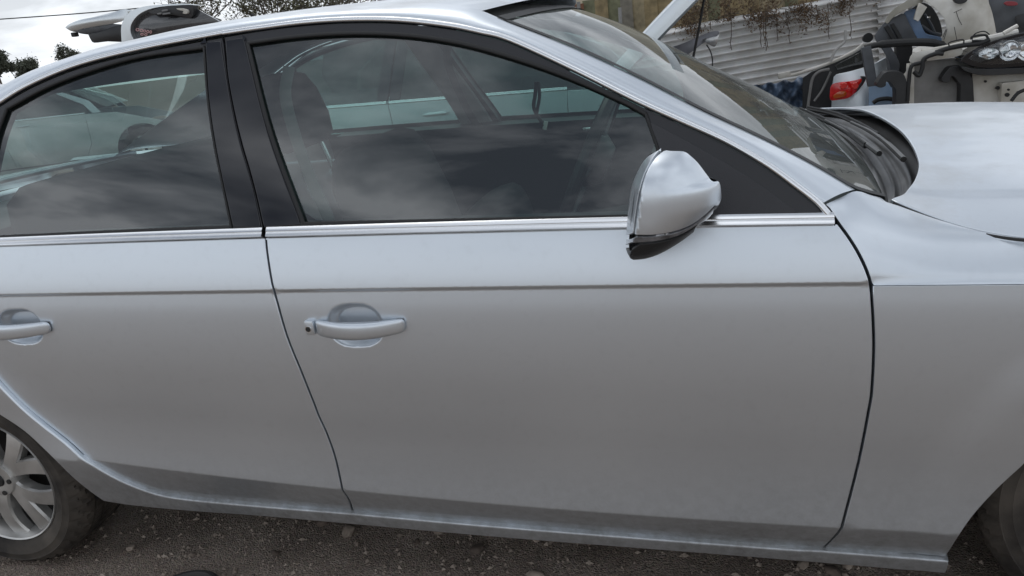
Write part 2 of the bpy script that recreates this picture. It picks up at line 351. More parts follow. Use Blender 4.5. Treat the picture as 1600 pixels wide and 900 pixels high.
# ================================================================== GROUND
def fbm(x, y, s=1.0, o=4):
    v = 0; a = 1
    for k in range(o):
        v = v+a*(np.sin(x*s*1.7+k*1.3+1.1*np.sin(y*s*1.3+k))*np.cos(y*s*1.9-k*.7+1.3*np.sin(x*s*.9+2*k))); s *= 2.1; a *= .5
    return v
def groundmat():
    m, n, l, b = matnodes('dirt_and_gravel')
    t = n.new('ShaderNodeTexCoord')
    a = n.new('ShaderNodeTexNoise'); a.inputs['Scale'].default_value = 2.2; a.inputs['Detail'].default_value = 9; a.inputs['Roughness'].default_value = .7; l.new(t.outputs['Object'], a.inputs['Vector'])
    c = n.new('ShaderNodeValToRGB'); l.new(a.outputs['Fac'], c.inputs[0]); c.color_ramp.elements[0].position = .34; c.color_ramp.elements[0].color = (.150, .119, .097, 1); c.color_ramp.elements[1].position = .66; c.color_ramp.elements[1].color = (.285, .238, .200, 1)
    v = n.new('ShaderNodeTexVoronoi'); v.inputs['Scale'].default_value = 210; l.new(t.outputs['Object'], v.inputs['Vector'])
    vc = n.new('ShaderNodeMix'); vc.data_type = 'RGBA'; vc.blend_type = 'OVERLAY'; vc.inputs[0].default_value = .55
    hs = n.new('ShaderNodeHueSaturation'); hs.inputs['Saturation'].default_value = .12; l.new(v.outputs['Color'], hs.inputs['Color'])
    l.new(c.outputs[0], vc.inputs[6]); l.new(hs.outputs[0], vc.inputs[7]); l.new(vc.outputs[2], b.inputs['Base Color'])
    f = n.new('ShaderNodeTexNoise'); f.inputs['Scale'].default_value = 90; f.inputs['Detail'].default_value = 8; f.inputs['Roughness'].default_value = .75; l.new(t.outputs['Object'], f.inputs['Vector'])
    ad = n.new('ShaderNodeMath'); ad.operation = 'SUBTRACT'; l.new(f.outputs['Fac'], ad.inputs[0]); l.new(v.outputs['Distance'], ad.inputs[1])
    bp = n.new('ShaderNodeBump'); bp.inputs['Strength'].default_value = .6; bp.inputs['Distance'].default_value = .008; l.new(ad.outputs[0], bp.inputs['Height']); l.new(bp.outputs[0], b.inputs['Normal'])
    b.inputs['Roughness'].default_value = .95; b.inputs['Specular IOR Level'].default_value = .15
    return m
MT['ground'] = groundmat()
def gz(x, y): return .012*fbm(x, y, 1.4, 3)*.5+.006*fbm(x, y, 9, 3)*.6
ax = np.concatenate([[-600, -200, -60, -25, -12, -8, -6, -5, -4.2], np.arange(-3.6, 1.2, .022), [1.6, 2.2, 3, 4, 6, 9, 14, 25, 60, 200, 600]])
ay = np.concatenate([[-600, -200, -60, -25, -12, -8, -5, -3.6, -2.8, -2.2], np.arange(-1.8, 1.2, .022), [1.6, 2.2, 3, 4, 5, 6.5, 9, 14, 25, 60, 200, 600]])
A, B = np.meshgrid(ax, ay, indexing='ij')
Z = np.where((np.abs(A) < 5) & (np.abs(B) < 4), gz(A, B), 0)
gd = grid('ground', np.stack([A, B, Z], -1), 'ground', None); gd.data.polygons.foreach_set('use_smooth', [True]*len(gd.data.polygons))
tag(gd, kind='structure')

# ================================================================== THE SILVER SEDAN
XF, XR = 0.0, -2.808; ZW = .305
def taper(x): return .012*((np.asarray(x)+1.45)/1.2)**2
def feature(px, w0, deg=2):
    o = []
    for a, b in px:
        x = -1.4
        for _ in range(5): P = at_y(a, b, -(w0-taper(x))); x = P[0]
        o.append(P)
    o = np.array(o); return np.poly1d(np.polyfit(o[:, 0], o[:, 2], deg))
z_bot = feature([(300, 778), (400, 788), (550, 800), (800, 822), (1200, 853), (1286, 858), (1478, 872)], .854)
z_low = feature([(137, 718), (284, 736.5), (420, 754), (535, 767), (800, 789), (1200, 818.5), (1315, 825), (1460, 834)], .8955)
z_tor = feature([(0, 464), (421, 457.6), (680, 454.6), (1000, 450.5), (1200, 447.5), (1362, 446), (1600, 445)], .9035)
z_blt = feature([(0, 383), (400, 370), (900, 356.8), (977, 354.8), (1103, 351.8), (1308, 348.5)], .873)
z_btp = feature([(0, 372), (400, 357), (900, 341.6), (977, 340), (1117, 336.7), (1296, 333.4)], .869)
_bt = np.array([0, .10, .25, .45, .65, .82, .93, 1.0]); _bw = np.array([.8955, .8926, .8922, .8988, .9040, .9034, .9004, .8965])
def cub(t, xs, ys):
    m = np.gradient(ys, xs); i = np.clip(np.searchsorted(xs, t)-1, 0, len(xs)-2); h = xs[i+1]-xs[i]; u = (t-xs[i])/h
    return (2*u**3-3*u**2+1)*ys[i]+(u**3-2*u**2+u)*h*m[i]+(-2*u**3+3*u**2)*ys[i+1]+(u**3-u**2)*h*m[i+1]
def side_w(x, z):
    x = np.asarray(x, float); z = np.asarray(z, float); z1, z2, z3, z4, z5 = z_bot(x), z_low(x), z_tor(x), z_blt(x), z_btp(x)
    tA = (z-z1)/(z2-z1); tB = (z-z2)/(z3-z2); tC = (z-z3)/(z4-z3); d = z-z5
    ts = (z1-z)/.09
    w0 = .846-.022*ts-.012*np.clip(ts, 0, 3)**2
    wA = .846+.0495*tA+.001*np.sin(np.pi*np.clip(tA, 0, 1))
    wB = cub(np.clip(tB, 0, 1), _bt, _bw)
    e_ = np.clip((z-z3)/.0035, 0, 1)
    tc_ = np.clip(tC, 0, 2); wC = .8965+.0045*e_-.0115*tc_-.0180*tc_**1.5
    wG = .8665-.42*d-.28*d*d
    wv = np.where(z < z1, w0, np.where(z < z2, wA, np.where(z < z3, wB, np.where(z < z5, wC, wG))))
    fl = 0
    for c in (XF, XR):
        r = np.hypot(x-c, z-ZW); u = np.clip((.46-r)/.09, 0, 1); fl = fl+.006*u*u*(3-2*u)
    return wv-taper(x)+np.where(z < z3, fl, 0)
def green_w(x, z):
    d = np.asarray(z)-z_btp(x); return .8665-.42*d-.28*d*d-taper(x)
def on(fn, a, b, off=0.0):
    y = -.85
    for _ in range(40):
        P = at_y(a, b, y); y = y+.7*(-(float(fn(P[0], P[2]))+off)-y)
    return P
def path(fn, px, n=6, off=0.0): return [on(fn, a, b, off) for a, b in dense(px, n)]
def xz(ps): return [(p[0], p[2]) for p in ps]
def rows_side(x):
    z1, z2, z3, z4 = z_bot(x), z_low(x), z_tor(x), z_blt(x)
    r = list(np.linspace(z1-.12, z1, 7)[:-1])+list(z1+(z2-z1)*np.array([.12, .35, .6, .85]))+[z2-.004, z2, z2+.004]
    r += list(z2+(z3-z2)*np.linspace(.04, .95, 20))+[z3-.008, z3-.002, z3+.001, z3+.004, z3+.008]+list(z3+(z4-z3)*np.array([.15, .35, .6, .85]))
    return r

sedan = thing('silver_sedan', 'silver four-door sedan with chrome window trim filling the foreground', 'car', (-1.4, 0, 0))

P_BGAP_LO = [(414.5, 366), (417, 395), (424, 440), (430, 462), (448, 525), (470, 580), (490, 630), (497.5, 650), (510, 677), (522.5, 712), (531, 748), (534.5, 766)]
P_BGAP_LO2 = [(534.5, 766), (541, 775), (546, 784), (551, 800)]
P_BOT_F = [(551, 800), (800, 822), (1000, 838), (1200, 853), (1286, 858)]
P_FGAP = [(1309, 347), (1327.5, 372.5), (1342.5, 397.5), (1355, 425), (1361, 449), (1364.5, 500), (1365.5, 550), (1362.5, 610), (1358, 640), (1341.5, 724), (1315.5, 825)]
P_FGAP2 = [(1315.5, 825), (1310, 833), (1301, 843), (1286, 858)]
P_RDOOR = [(137, 718), (178, 742), (213, 758), (249, 770), (299, 778.5), (420, 789.5), (551, 800)]
P_RDOOR_UP = [(-84, 384), (-80, 440), (-62, 510), (-30, 562), (0, 596), (36, 633), (71, 662), (107, 690), (137, 718)]
def crease_pts(xa, xb):
    return np.array([(x_, float(f_(x_))+k) for x_ in np.arange(xa, xb, .009) for f_, ks in ((z_tor, (-.004, -.0005, .0015, .0036, .007)), (z_low, (-.003, 0, .003))) for k in ks])
def bp(ps): return xz([on(side_w, a, b) for a, b in ps])
# handle recess: centre and half axes on the door skin
def dish(cpx, lpx, rpx, tpx, bpx):
    c = on(side_w, *cpx); a = abs(on(side_w, *rpx)[0]-on(side_w, *lpx)[0])/2; b = abs(on(side_w, *tpx)[2]-on(side_w, *bpx)[2])/2
    return (c[0], c[2], a, b)
DISH_F = dish((555, 509), (511, 509), (599, 509), (555, 474), (555, 543))
DISH_R = dish((32, 511), (-8, 511), (60, 511), (25, 480), (32, 536))
def dish_d(x, z, D):
    cx, cz, a, b = D; r = (np.abs((x-cx)/a)**2.5+np.abs((z-cz)/b)**2.5)**(1/2.5)
    u = np.clip((1.0-r)/.30, 0, 1); return .022*u*u*(3-2*u)
def dish_pts(D):
    cx, cz, a, b = D; g = []
    for r in np.linspace(.05, 1.12, 22):
        for t in np.linspace(0, 2*math.pi, 48, endpoint=False): g.append((cx+a*r*math.copysign(abs(math.cos(t))**.8, math.cos(t)), cz+b*r*math.copysign(abs(math.sin(t))**.8, math.sin(t))))
    return np.array(g)
def sidefn(sg, D=None, off=0.0):
    def f(x, z):
        wv = side_w(x, z)+off
        if D is not None: wv = wv-dish_d(x, z, D)
        return (x, sg*wv, z)
    return f
def outside(sg):
    return lambda P: np.tile([0, sg, .05], (len(P), 1))
def greenfn(sg, off):
    def f(x, z): return (x, sg*(green_w(x, z)+off), z)
    return f
def mirror_y(P, sg): P = np.array(P, float).copy(); P[..., 1] *= -sg; return P
def gnorm(ps, sg):
    o = []
    for p in ps:
        h = .004; dz = (green_w(p[0], p[2]+h)-green_w(p[0], p[2]-h))/(2*h); dxx = (green_w(p[0]+h, p[2])-green_w(p[0]-h, p[2]))/(2*h)
        v = np.array([-dxx, -1.0, -dz]); v[0] = -dxx; v = v/np.linalg.norm(v); v = np.array([v[0], v[1]*-sg*1.0, v[2]]); o.append(v)
    return o
# chrome line around the windows (centre of the bright strip)
P_CHR_R = [(-205, 372), (-178, 322), (-130, 262), (-65, 205), (0, 160.5), (50, 131), (125, 100.5), (225, 75.5), (349, 52)]
P_CHR_F = [(349, 52), (400, 44.5), (475, 35), (550, 30.5), (625, 31.5), (700, 39.5), (750, 49.5), (800, 63), (900, 109), (1000, 159), (1100, 204), (1145, 226), (1200, 258), (1240, 287), (1275, 314), (1294, 334)]
def low(ps, d): return [(a-d*.45*(1 if a > 760 else .3), b+d) for a, b in ps]
GL_F_TOP = [(387, 67.6), (465, 57), (550, 52), (635, 55), (720, 67.6), (805, 91), (890, 121), (975, 159), (1009, 178)]
GL_F_L = [(475.5, 352), (422.5, 206), (387, 67.6)]
GL_F_R = [(1009, 178), (1026, 227), (1041, 280), (1052, 341)]
GL_R_TOP = [(10, 170), (75, 135), (150, 107), (225, 87), (319, 74)]
GL_R_R = [(319, 74), (325, 155), (335, 225), (347.5, 287.5), (362, 357)]
GL_R_L = [(-34, 376), (-22, 290), (-6, 215), (10, 170)]
P_BUP = [(349, 56), (355, 112), (365, 170), (378, 225), (389, 262), (400, 303), (413, 359)]
def gx(ps, n=5): return xz(path(green_w, ps, n))
for sg in (-1, 1):
    S = sidefn(sg)
    near = sg < 0
    # --- front door
    ol = xz(path(side_w, P_BGAP_LO, 4))+xz(path(side_w, P_BGAP_LO2, 3))[1:]+xz(path(side_w, P_BOT_F, 6))[1:]+xz(path(side_w, P_FGAP2[::-1], 3))[1:]+xz(path(side_w, P_FGAP[::-1], 4))[1:]
    ol += bp([(1308, 348.5), (1103, 351.8), (900, 356.8), (660, 363), (417, 369.5)])
    fd = panel('front_door', ol, sidefn(sg, DISH_F), 'silver', sedan, outside(sg), rows=rows_side, extra=np.concatenate([dish_pts(DISH_F), crease_pts(-1.8, -.5)]) if near else None)
    # --- rear door
    ol = xz(path(side_w, P_BGAP_LO, 4))+xz(path(side_w, P_BGAP_LO2, 3))[1:]+xz(path(side_w, P_RDOOR[::-1], 4))[1:]+xz(path(side_w, P_RDOOR_UP[::-1], 4))[1:]+bp([(0, 383), (200, 376.5), (411, 369.7)])
    rd = panel('rear_door', ol, sidefn(sg, DISH_R), 'silver', sedan, outside(sg), rows=rows_side, extra=np.concatenate([dish_pts(DISH_R), crease_pts(-2.8, -1.5)]) if near else None)
    # --- sill and rear quarter
    ol = xz(path(side_w, [(1479, 873), (1286, 858), (1200, 853), (800, 822), (551, 800)], 6))+xz(path(side_w, P_RDOOR[::-1], 4))[1:]+xz(path(side_w, P_RDOOR_UP[::-1], 4))[1:]
    xq = ol[-1][0]
    ol += [(x_, float(z_blt(x_))) for x_ in (-3.0, -3.3, -3.6, -3.78)]+[(-3.80, .75), (-3.78, .5), (-3.2, .44)]
    arch = xz(path(side_w, [(0, 640.5), (43, 669), (78, 701), (117, 740), (142, 761), (167, 779)], 4))
    r0 = math.hypot(arch[0][0]-XR, arch[0][1]-ZW); t0 = math.atan2(arch[0][1]-ZW, arch[0][0]-XR)
    ol += [(XR+r0*math.cos(t), ZW+r0*math.sin(t)) for t in np.linspace(math.pi+.05, t0+.03, 24)]
    ol += arch+xz(path(side_w, [(167, 779), (213, 786), (299, 794), (400, 801), (550, 814), (800, 836), (1200, 867), (1474, 890)], 4))[1:]
    qp = panel('sill_and_quarter_panel', ol, sidefn(sg, None, .012), 'silver', sedan, outside(sg), rows=rows_side, shrink=-.0025, inset=.005, depth=.03)
    # --- front wing: side face, then the shoulder up to the bonnet gap
    ar = xz(path(side_w, [(1479, 871), (1503, 833.5), (1526, 802), (1561, 764), (1600, 728)], 4))
    rf = math.hypot(ar[-1][0]-XF, ar[-1][1]-ZW); t1 = math.atan2(ar[-1][1]-ZW, ar[-1][0]-XF)
    low_f = xz(path(side_w, P_FGAP[4:], 4))
    zt0 = float(z_tor(low_f[0][0])); low_f[0] = (low_f[0][0], zt0)
    ol = low_f+xz(path(side_w, P_FGAP2, 3))[1:]+bp([(1380, 865)])+ar+[(XF+rf*math.cos(t), ZW+rf*math.sin(t)) for t in np.linspace(t1-.05, .02, 22)]
    ol += [(.62, .33), (.70, .55), (.70, float(z_tor(.70)))]+[(x_, float(z_tor(x_))) for x_ in np.linspace(.6, low_f[0][0]+.02, 30)]
    fw = panel('front_wing', ol, S, 'silver', sedan, outside(sg), rows=rows_side, inset=.002)
    # shoulder: Coons patch between door gap, tornado line and the top edge
    left = np.array(path(side_w, [(1362, 449), (1355, 425), (1342.5, 397.5), (1327.5, 372.5), (1309, 347), (1294, 325), (1288, 319)], 5))
    GY = [-.73, -.757, -.785, -.81, -.835, -.86]
    GP = [at_y(a, b, y) for (a, b), y in zip([(1386, 310), (1425, 330), (1465, 345), (1507, 361), (1550, 372), (1600, 377)], GY)]
    GP_EXT = GP+[np.array(q) for q in ((-.1, -.885, .838), (.2, -.89, .80), (.5, -.86, .75), (.70, -.80, .70))]
    GS = resample(dense(GP_EXT, 8), .012)
    for _ in range(60): GS[1:-1] = .5*GS[1:-1]+.25*(GS[:-2]+GS[2:])
    top = dense([left[-1], at_y(1312, 308, -.805), at_y(1337, 297.5, -.772), at_y(1362, 304, -.752), GS[0]], 6)+list(GS[1:])
    left = np.array([left[0]]+[p for p in left if p[2] > z_tor(p[0])+.008]); top = resample(top, .012); left = resample(left, .01)
    tsm = np.array(top); 
    for _ in range(400): tsm[1:-1] = .5*tsm[1:-1]+.25*(tsm[:-2]+tsm[2:])
    tdev = np.array(top)-tsm
    xb = np.linspace(0, 1, len(top)); bx_ = left[0][0]+(.70-left[0][0])*xb
    bot = np.stack([bx_, -side_w(bx_, z_tor(bx_)+.0040), z_tor(bx_)-.0005], -1); left[0] = bot[0]
    nv = len(left); right = np.array([bot[-1]+(top[-1]-bot[-1])*t for t in np.linspace(0, 1, nv)])
    U = np.linspace(0, 1, len(top))[:, None, None]; Vv = np.linspace(0, 1, nv)[None, :, None]
    top = tsm
    Gp = (1-Vv)*bot[:, None]+Vv*top[:, None]+(1-U)*left[None]+U*right[None]-((1-U)*(1-Vv)*bot[0]+U*(1-Vv)*bot[-1]+(1-U)*Vv*top[0]+U*Vv*top[-1])
    bul = (np.sin(np.pi*Vv)*np.minimum(1, U*5))
    Gp = Gp+bul*np.array([0, -.002, .004])+tdev[:, None]*Vv**5
    # shrink away from the gaps, then roll the edges under
    Gp[0:1] += np.array([.003, 0, 0]); Gp[:, -1] += np.where((Gp[:, -1, 0] > GS[0][0]-.01)[:, None], np.array([0, -.006, -.0055]), np.array([0, -.0015, -.001]))
    e0 = Gp[:1]+np.array([.0, .02, -.01]); Gp = np.concatenate([e0, Gp], 0)
    e1 = Gp[:, -1:]+np.array([0, .035, -.03]); Gp = np.concatenate([Gp, e1], 1)
    sh = grid('wing_shoulder', mirror_y(Gp, sg), 'silver', fw, flip=(sg > 0), auto=40)
    # --- window frames, glass, trim
    fo_ = [(349, 57)]+low(P_CHR_F, 3.5)[1:-1]+[(1290, 334)]
    ol = gx(P_BUP[::-1], 4)+gx(fo_, 4)[1:]+gx([(1290, 335), (1052, 340.5)], 8)+gx(GL_F_R[::-1], 4)[1:]+gx(GL_F_TOP[::-1], 4)[1:]+gx(GL_F_L[::-1], 6)[1:]+gx([(475.5, 353), (413.5, 358)], 4)
    ff = panel('window_frame', ol, greenfn(sg, 0), 'frame', fd, outside(sg), inset=.002, depth=.03, step=.03)
    ol = gx([(-205, 376), (-178, 327), (-130, 267), (-65, 209), (0, 165), (50, 135.5), (125, 105), (225, 80), (348, 57)], 4)+gx(P_BUP, 4)[1:]+gx([(408, 359), (363, 361)], 4)+gx(GL_R_R[::-1], 4)[1:]+gx(GL_R_TOP[::-1], 4)[1:]+gx(GL_R_L[::-1], 4)[1:]+gx([(-34, 378), (-200, 380)], 5)
    rfm = panel('window_frame', ol, greenfn(sg, 0), 'frame', rd, outside(sg), inset=.002, depth=.03, step=.03)
    # gloss pillar covers between the two side windows
    ol = gx([(352, 61), (355, 112), (365, 170), (378, 225), (389, 262), (400, 303), (412, 357)], 4)+gx([(474, 352.5), (420.5, 206), (386, 68), (382, 56)], 6)
    panel('pillar_cover', ol, greenfn(sg, .003), 'piano', fd, outside(sg), shrink=.003, inset=.0015, depth=.006, step=.03)
    ol = gx([(347, 61), (355, 112), (365, 170), (378, 225), (389, 262), (400, 303), (411, 357)], 4)+gx([(364, 356), (348.5, 287), (336, 225), (326, 155), (321, 72), (320, 66)], 5)
    panel('pillar_cover', ol, greenfn(sg, .003), 'piano', rd, outside(sg), shrink=.003, inset=.0015, depth=.006, step=.03)
    # dark seal lines around the glass
    def seal(px, par, wd=.008, nm='window_seal', n=4):
        ps = path(green_w, px, n); ribbon(nm, mirror_y(ps, sg), gnorm(ps, sg), wd, .003, 'rubber', par)
    seal(GL_F_L, fd, n=10); seal(GL_F_TOP, fd); seal(GL_F_R, fd, .006, n=6); seal(GL_R_TOP, rd); seal(GL_R_R, rd, .005, n=6); seal(GL_R_L, rd)
    seal([(470, 352), (700, 347), (1050, 339.5)], fd, .014, n=10); seal([(-36, 374), (180, 364), (360, 357)], rd, .014, n=10)
    ol = gx(GL_F_L, 6)+gx(GL_F_TOP, 4)[1:]+gx(GL_F_R, 4)[1:]+gx([(1052, 350), (475, 362)], 8)
    panel('window_glass', ol, greenfn(sg, -.007), 'glass', fd, outside(sg), shrink=-.006, inset=.001, depth=.0, step=.05)
    ol = gx(GL_R_L, 4)+gx(GL_R_TOP, 4)[1:]+gx(GL_R_R, 4)[1:]+gx([(362, 366), (-34, 386)], 6)
    panel('window_glass', ol, greenfn(sg, -.007), 'glass', rd, outside(sg), shrink=-.006, inset=.001, depth=.0, step=.05)
    ol = gx([(1013, 187), (1087, 226), (1170, 275), (1248, 330)], 4)+gx([(1240, 334), (1054, 339)], 4)+gx([(1043, 280), (1028, 227)], 3)
    panel('mirror_mounting_panel', ol, greenfn(sg, .004), 'sail', fd, outside(sg), shrink=.001, inset=.002, depth=.006, step=.03)
    # bright strips
    def strip(px, par, wd, ht, nm, fn=green_w, n=6, prof=None):
        ps = path(fn, px, n); ribbon(nm, mirror_y(ps, sg), gnorm(ps, sg), wd, ht, 'chrome', par, prof)
    strip(P_CHR_F, sedan, .0115, .006, 'window_surround_trim')
    strip(P_CHR_R, sedan, .0095, .006, 'window_surround_trim')
    bprof = [(-.5, -.6), (-.5, 1.2), (-.46, 1.5), (-.10, 1.15), (-.06, .95), (-.03, .9), (.0, 1.2), (.04, 1.35), (.42, .8), (.5, .3), (.5, -.6)]
    strip([(417.5, 362.5), (660, 355.5), (900, 349.3), (1100, 344.5), (1303, 341.2)], fd, .0225, .005, 'belt_moulding', n=12, prof=bprof)
    strip([(-84, 381), (0, 377.7), (200, 370), (411, 362.8)], rd, .0215, .005, 'belt_moulding', n=12, prof=bprof)

# ---- roof side and A-pillar strip, roof, windscreen
P_C2_ROOF = [(-205, 340), (-130, 226), (-65, 172), (0, 136), (50, 110), (100, 92), (150, 76), (210, 62), (300, 42.5), (400, 27.5), (500, 16.5), (600, 9), (675, 6.5), (737, 12), (775, 26)]
P_C2_PIL = [(775, 27), (800, 37), (900, 76), (1000, 122.5), (1100, 174), (1200, 221), (1275, 260), (1336, 296)]
P_CHR_ALL = P_CHR_R[:-1]+P_CHR_F
c1 = np.array([on(green_w, a, b-4) for a, b in dense(P_CHR_ALL, 6) if a < 1280]+[on(green_w, 1287, 316.5)])
ins = lambda a: float(np.interp(a, [-200, 700, 900, 1200, 1336], [.05, .05, .055, .065, .085]))
c2 = np.array([on(green_w, a, b, -ins(a)) for a, b in dense(P_C2_ROOF+P_C2_PIL[1:], 6)])
c1r = resample(c1, .02)
NU = 150
def uni(p, n):
    s = np.concatenate([[0], np.cumsum(np.linalg.norm(np.diff(p, axis=0), axis=1))]); t = np.linspace(0, s[-1], n); return np.stack([np.interp(t, s, p[:, i]) for i in range(3)], -1)
# pair points by matching x
c1u = uni(c1, NU); x2 = c2[:, 0]
def c2x(x): return np.stack([np.interp(x, x2, c2[:, i]) for i in range(3)], -1)
x_pairs = np.linspace(c1[0, 0], c1[-1, 0], NU)
c1p = np.stack([np.interp(x_pairs, c1[:, 0], c1[:, i]) for i in range(3)], -1)
x_pairs2 = np.linspace(c2[0, 0], c2[-1, 0], NU); c2p = c2x(x_pairs2)
G = []
for i in range(NU):
    a, b = c1p[i], c2p[i]; d = np.linalg.norm(b-a)
    ta = np.array([0, .42, .9])*d*1.0; tb = np.array([0, 1.0, .22])*d*1.0
    if x_pairs2[i] > -1.25:
        k = min(1, (x_pairs2[i]+1.25)/.2); tb = (1-k)*tb+k*np.array([.15, .9, .45])*d
        ta = (1-k)*ta+k*np.array([.2, .35, .9])*d*.9
    row = [a+np.array([0, .012, -.003])]; ke = np.clip((i-(NU-22))/21, 0, 1)**1.5
    for t in np.linspace(0, 1, 11):
        p = (2*t**3-3*t*t+1)*a+(t**3-2*t*t+t)*ta+(-2*t**3+3*t*t)*b+(t**3-t*t)*tb; row.append(p*(1-ke)+(a*(1-t)+b*t+np.array([0, -.003, .004])*math.sin(math.pi*t))*ke)
    if x_pairs2[i] > -1.26: row.append(b+np.array([0, .006, -.012]))
    else: row.append(b+np.array([0, .01, .0018]))
    G.append(row)
G = np.array(G)
for sg in (-1, 1): grid('roof_side_rail', mirror_y(G, sg), 'silver', sedan, flip=(sg > 0))
# roof skin
xr = np.linspace(-2.60, -1.262, 60); e2 = c2x(xr)
GR = []
for i, x_ in enumerate(xr):
    y0, z0 = e2[i, 1], e2[i, 2]; cr_ = .026+.0*i; ro = []
    for q in np.linspace(-1, 1, 41): ro.append((x_+.085*(1-abs(q)**2.2)*np.clip((x_+1.9)/.64, 0, 1), -y0*q, z0+cr_*(1-abs(q)**2.3)))
    GR.append(ro)
roof = grid('roof', np.array(GR), 'silver', sedan)
GH = np.array(GR)-np.array([0, 0, .03]); grid('headliner', GH, 'greytrim', sedan, flip=True)
# windscreen
eg = np.array([on(green_w, a, b, -ins(a)) for a, b in dense([(777, 27.5)]+P_C2_PIL[1:], 6)]+[at_y(1360, 303, -.755), at_y(1384, 308.5, -.732)])
egu = uni(eg, 40)
cc = np.array([(-1.183, 0, 1.338), (-1.04, 0, 1.272), (-.895, 0, 1.186), (-.75, 0, 1.096), (-.60, 0, 1.005), (-.445, 0, .905)]); ccu = uni(np.array(dense(cc, 8)), 40)
def wsg(qs, lift=0.0):
    o = []
    for i in range(40):
        r_ = []
        for q in qs:
            k = abs(q)**2.0; p = ccu[i]*(1-k)+egu[i]*k; p = np.array([p[0], abs(egu[i][1])*q, p[2]+lift]); r_.append(p)
        o.append(r_)
    return np.array(o)
ws = grid('windscreen', wsg(np.linspace(-.972, .972, 45)), 'wglass', sedan, flip=True)
for s_ in (-1, 1):
    qs = np.linspace(.968, 1.0, 4)*s_; grid('windscreen_edge_seal', wsg(qs, .0015), 'rubber', ws, flip=(s_ > 0))
qs = np.linspace(-.99, .99, 30); grid('header_seal', wsg(qs, .003)[0:2], 'rubber', ws, flip=True)

# ---- bonnet
GE = np.array(GP_EXT)
GD = GS; HX = np.concatenate([[-.75, -.6], GD[:, 0]]); HY = np.concatenate([[.60, .67], -GD[:, 1]]); HZ = np.concatenate([[.975, .945], GD[:, 2]])
HXC = [-.75, -.48, -.3, 0, .4, .75]; HZC = [.956, .940, .930, .913, .876, .80]
def sm(x, X_, Y_):
    return (np.interp(x-.05, X_, Y_)+np.interp(x-.025, X_, Y_)+np.interp(x, X_, Y_)*1+np.interp(x+.025, X_, Y_)+np.interp(x+.05, X_, Y_))/5
def hood_z(x, y):
    yg, zg, zc_ = np.interp(x, HX, HY), np.interp(x, HX, HZ)+.001, sm(x, HXC, HZC)
    r = np.minimum(np.abs(y)/yg, 1.15); z = zg+(zc_-zg)*(1-r**2.8)
    yc = .665+.10*(np.asarray(x)+.48)            # pressed line running forward from the cowl corner
    d = np.abs(y)-yc; z = z+.0055*(1-1/(1+np.exp(-np.clip(d/.006, -30, 30))))
    yr = .33+.05*(np.asarray(x)+.48); d2 = np.abs(y)-yr; z = z+.0035*(1-1/(1+np.exp(-np.clip(d2/.02, -30, 30))))
    return z
HE = [(-.712, -.474), (-.671, -.444), (-.607, -.414), (-.51, -.384), (-.40, -.366), (-.31, -.357), (-.15, -.346), (0, -.343)]
HE = HE+[(-a, b) for a, b in HE[:-1][::-1]]
edge = [(b, a) for a, b in dense(HE, 5)]
gpn = [(p[0], p[1]) for p in GS[::2]]
ol = [tuple(p) for p in edge]+[(p[0], -p[1]) for p in gpn]+[(p[0], p[1]) for p in gpn[::-1]]
def hood_rows(x): return list(np.linspace(-.9, .9, 91))+[s_*(.665+.10*(x+.48)+k) for s_ in (-1, 1) for k in (-.02, -.012, -.006, 0, .006, .012, .02)]
bonnet = panel('bonnet', ol, lambda x, y: (x, y, hood_z(x, y)), 'silver', sedan, lambda P: np.tile([0, 0, 1.], (len(P), 1)), shrink=.0055, inset=.003, step=.016, rows=hood_rows, depth=.004, eps=.004)
# black tube added as the bonnet gap's shade, then inner structure below
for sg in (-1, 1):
    m = MB(); m.tube([(p[0], sg*abs(p[1]), p[2]-.0030) for p in GS[1:]], [.0025+.0020*min(1, i/26) for i in range(len(GS)-1)], 8); m.build('bonnet_gap_shade', 'rubber', sedan)
    G = [[(p[0], sg*(abs(p[1])+t), p[2]-.03+.004*abs(t)/.02) for t in (-.06, -.02, .003)] for p in GS]
    grid('bonnet_gutter', np.array(G), 'rubber', sedan, flip=(sg < 0))
mb = MB(); mb.box((.16, 0, .50), (.95, 1.0, .50), bev=.05); mb.box((-.42, 0, .55), (.25, 1.2, .50), bev=.04); mb.build('engine_bay_tub', 'plastic', sedan)

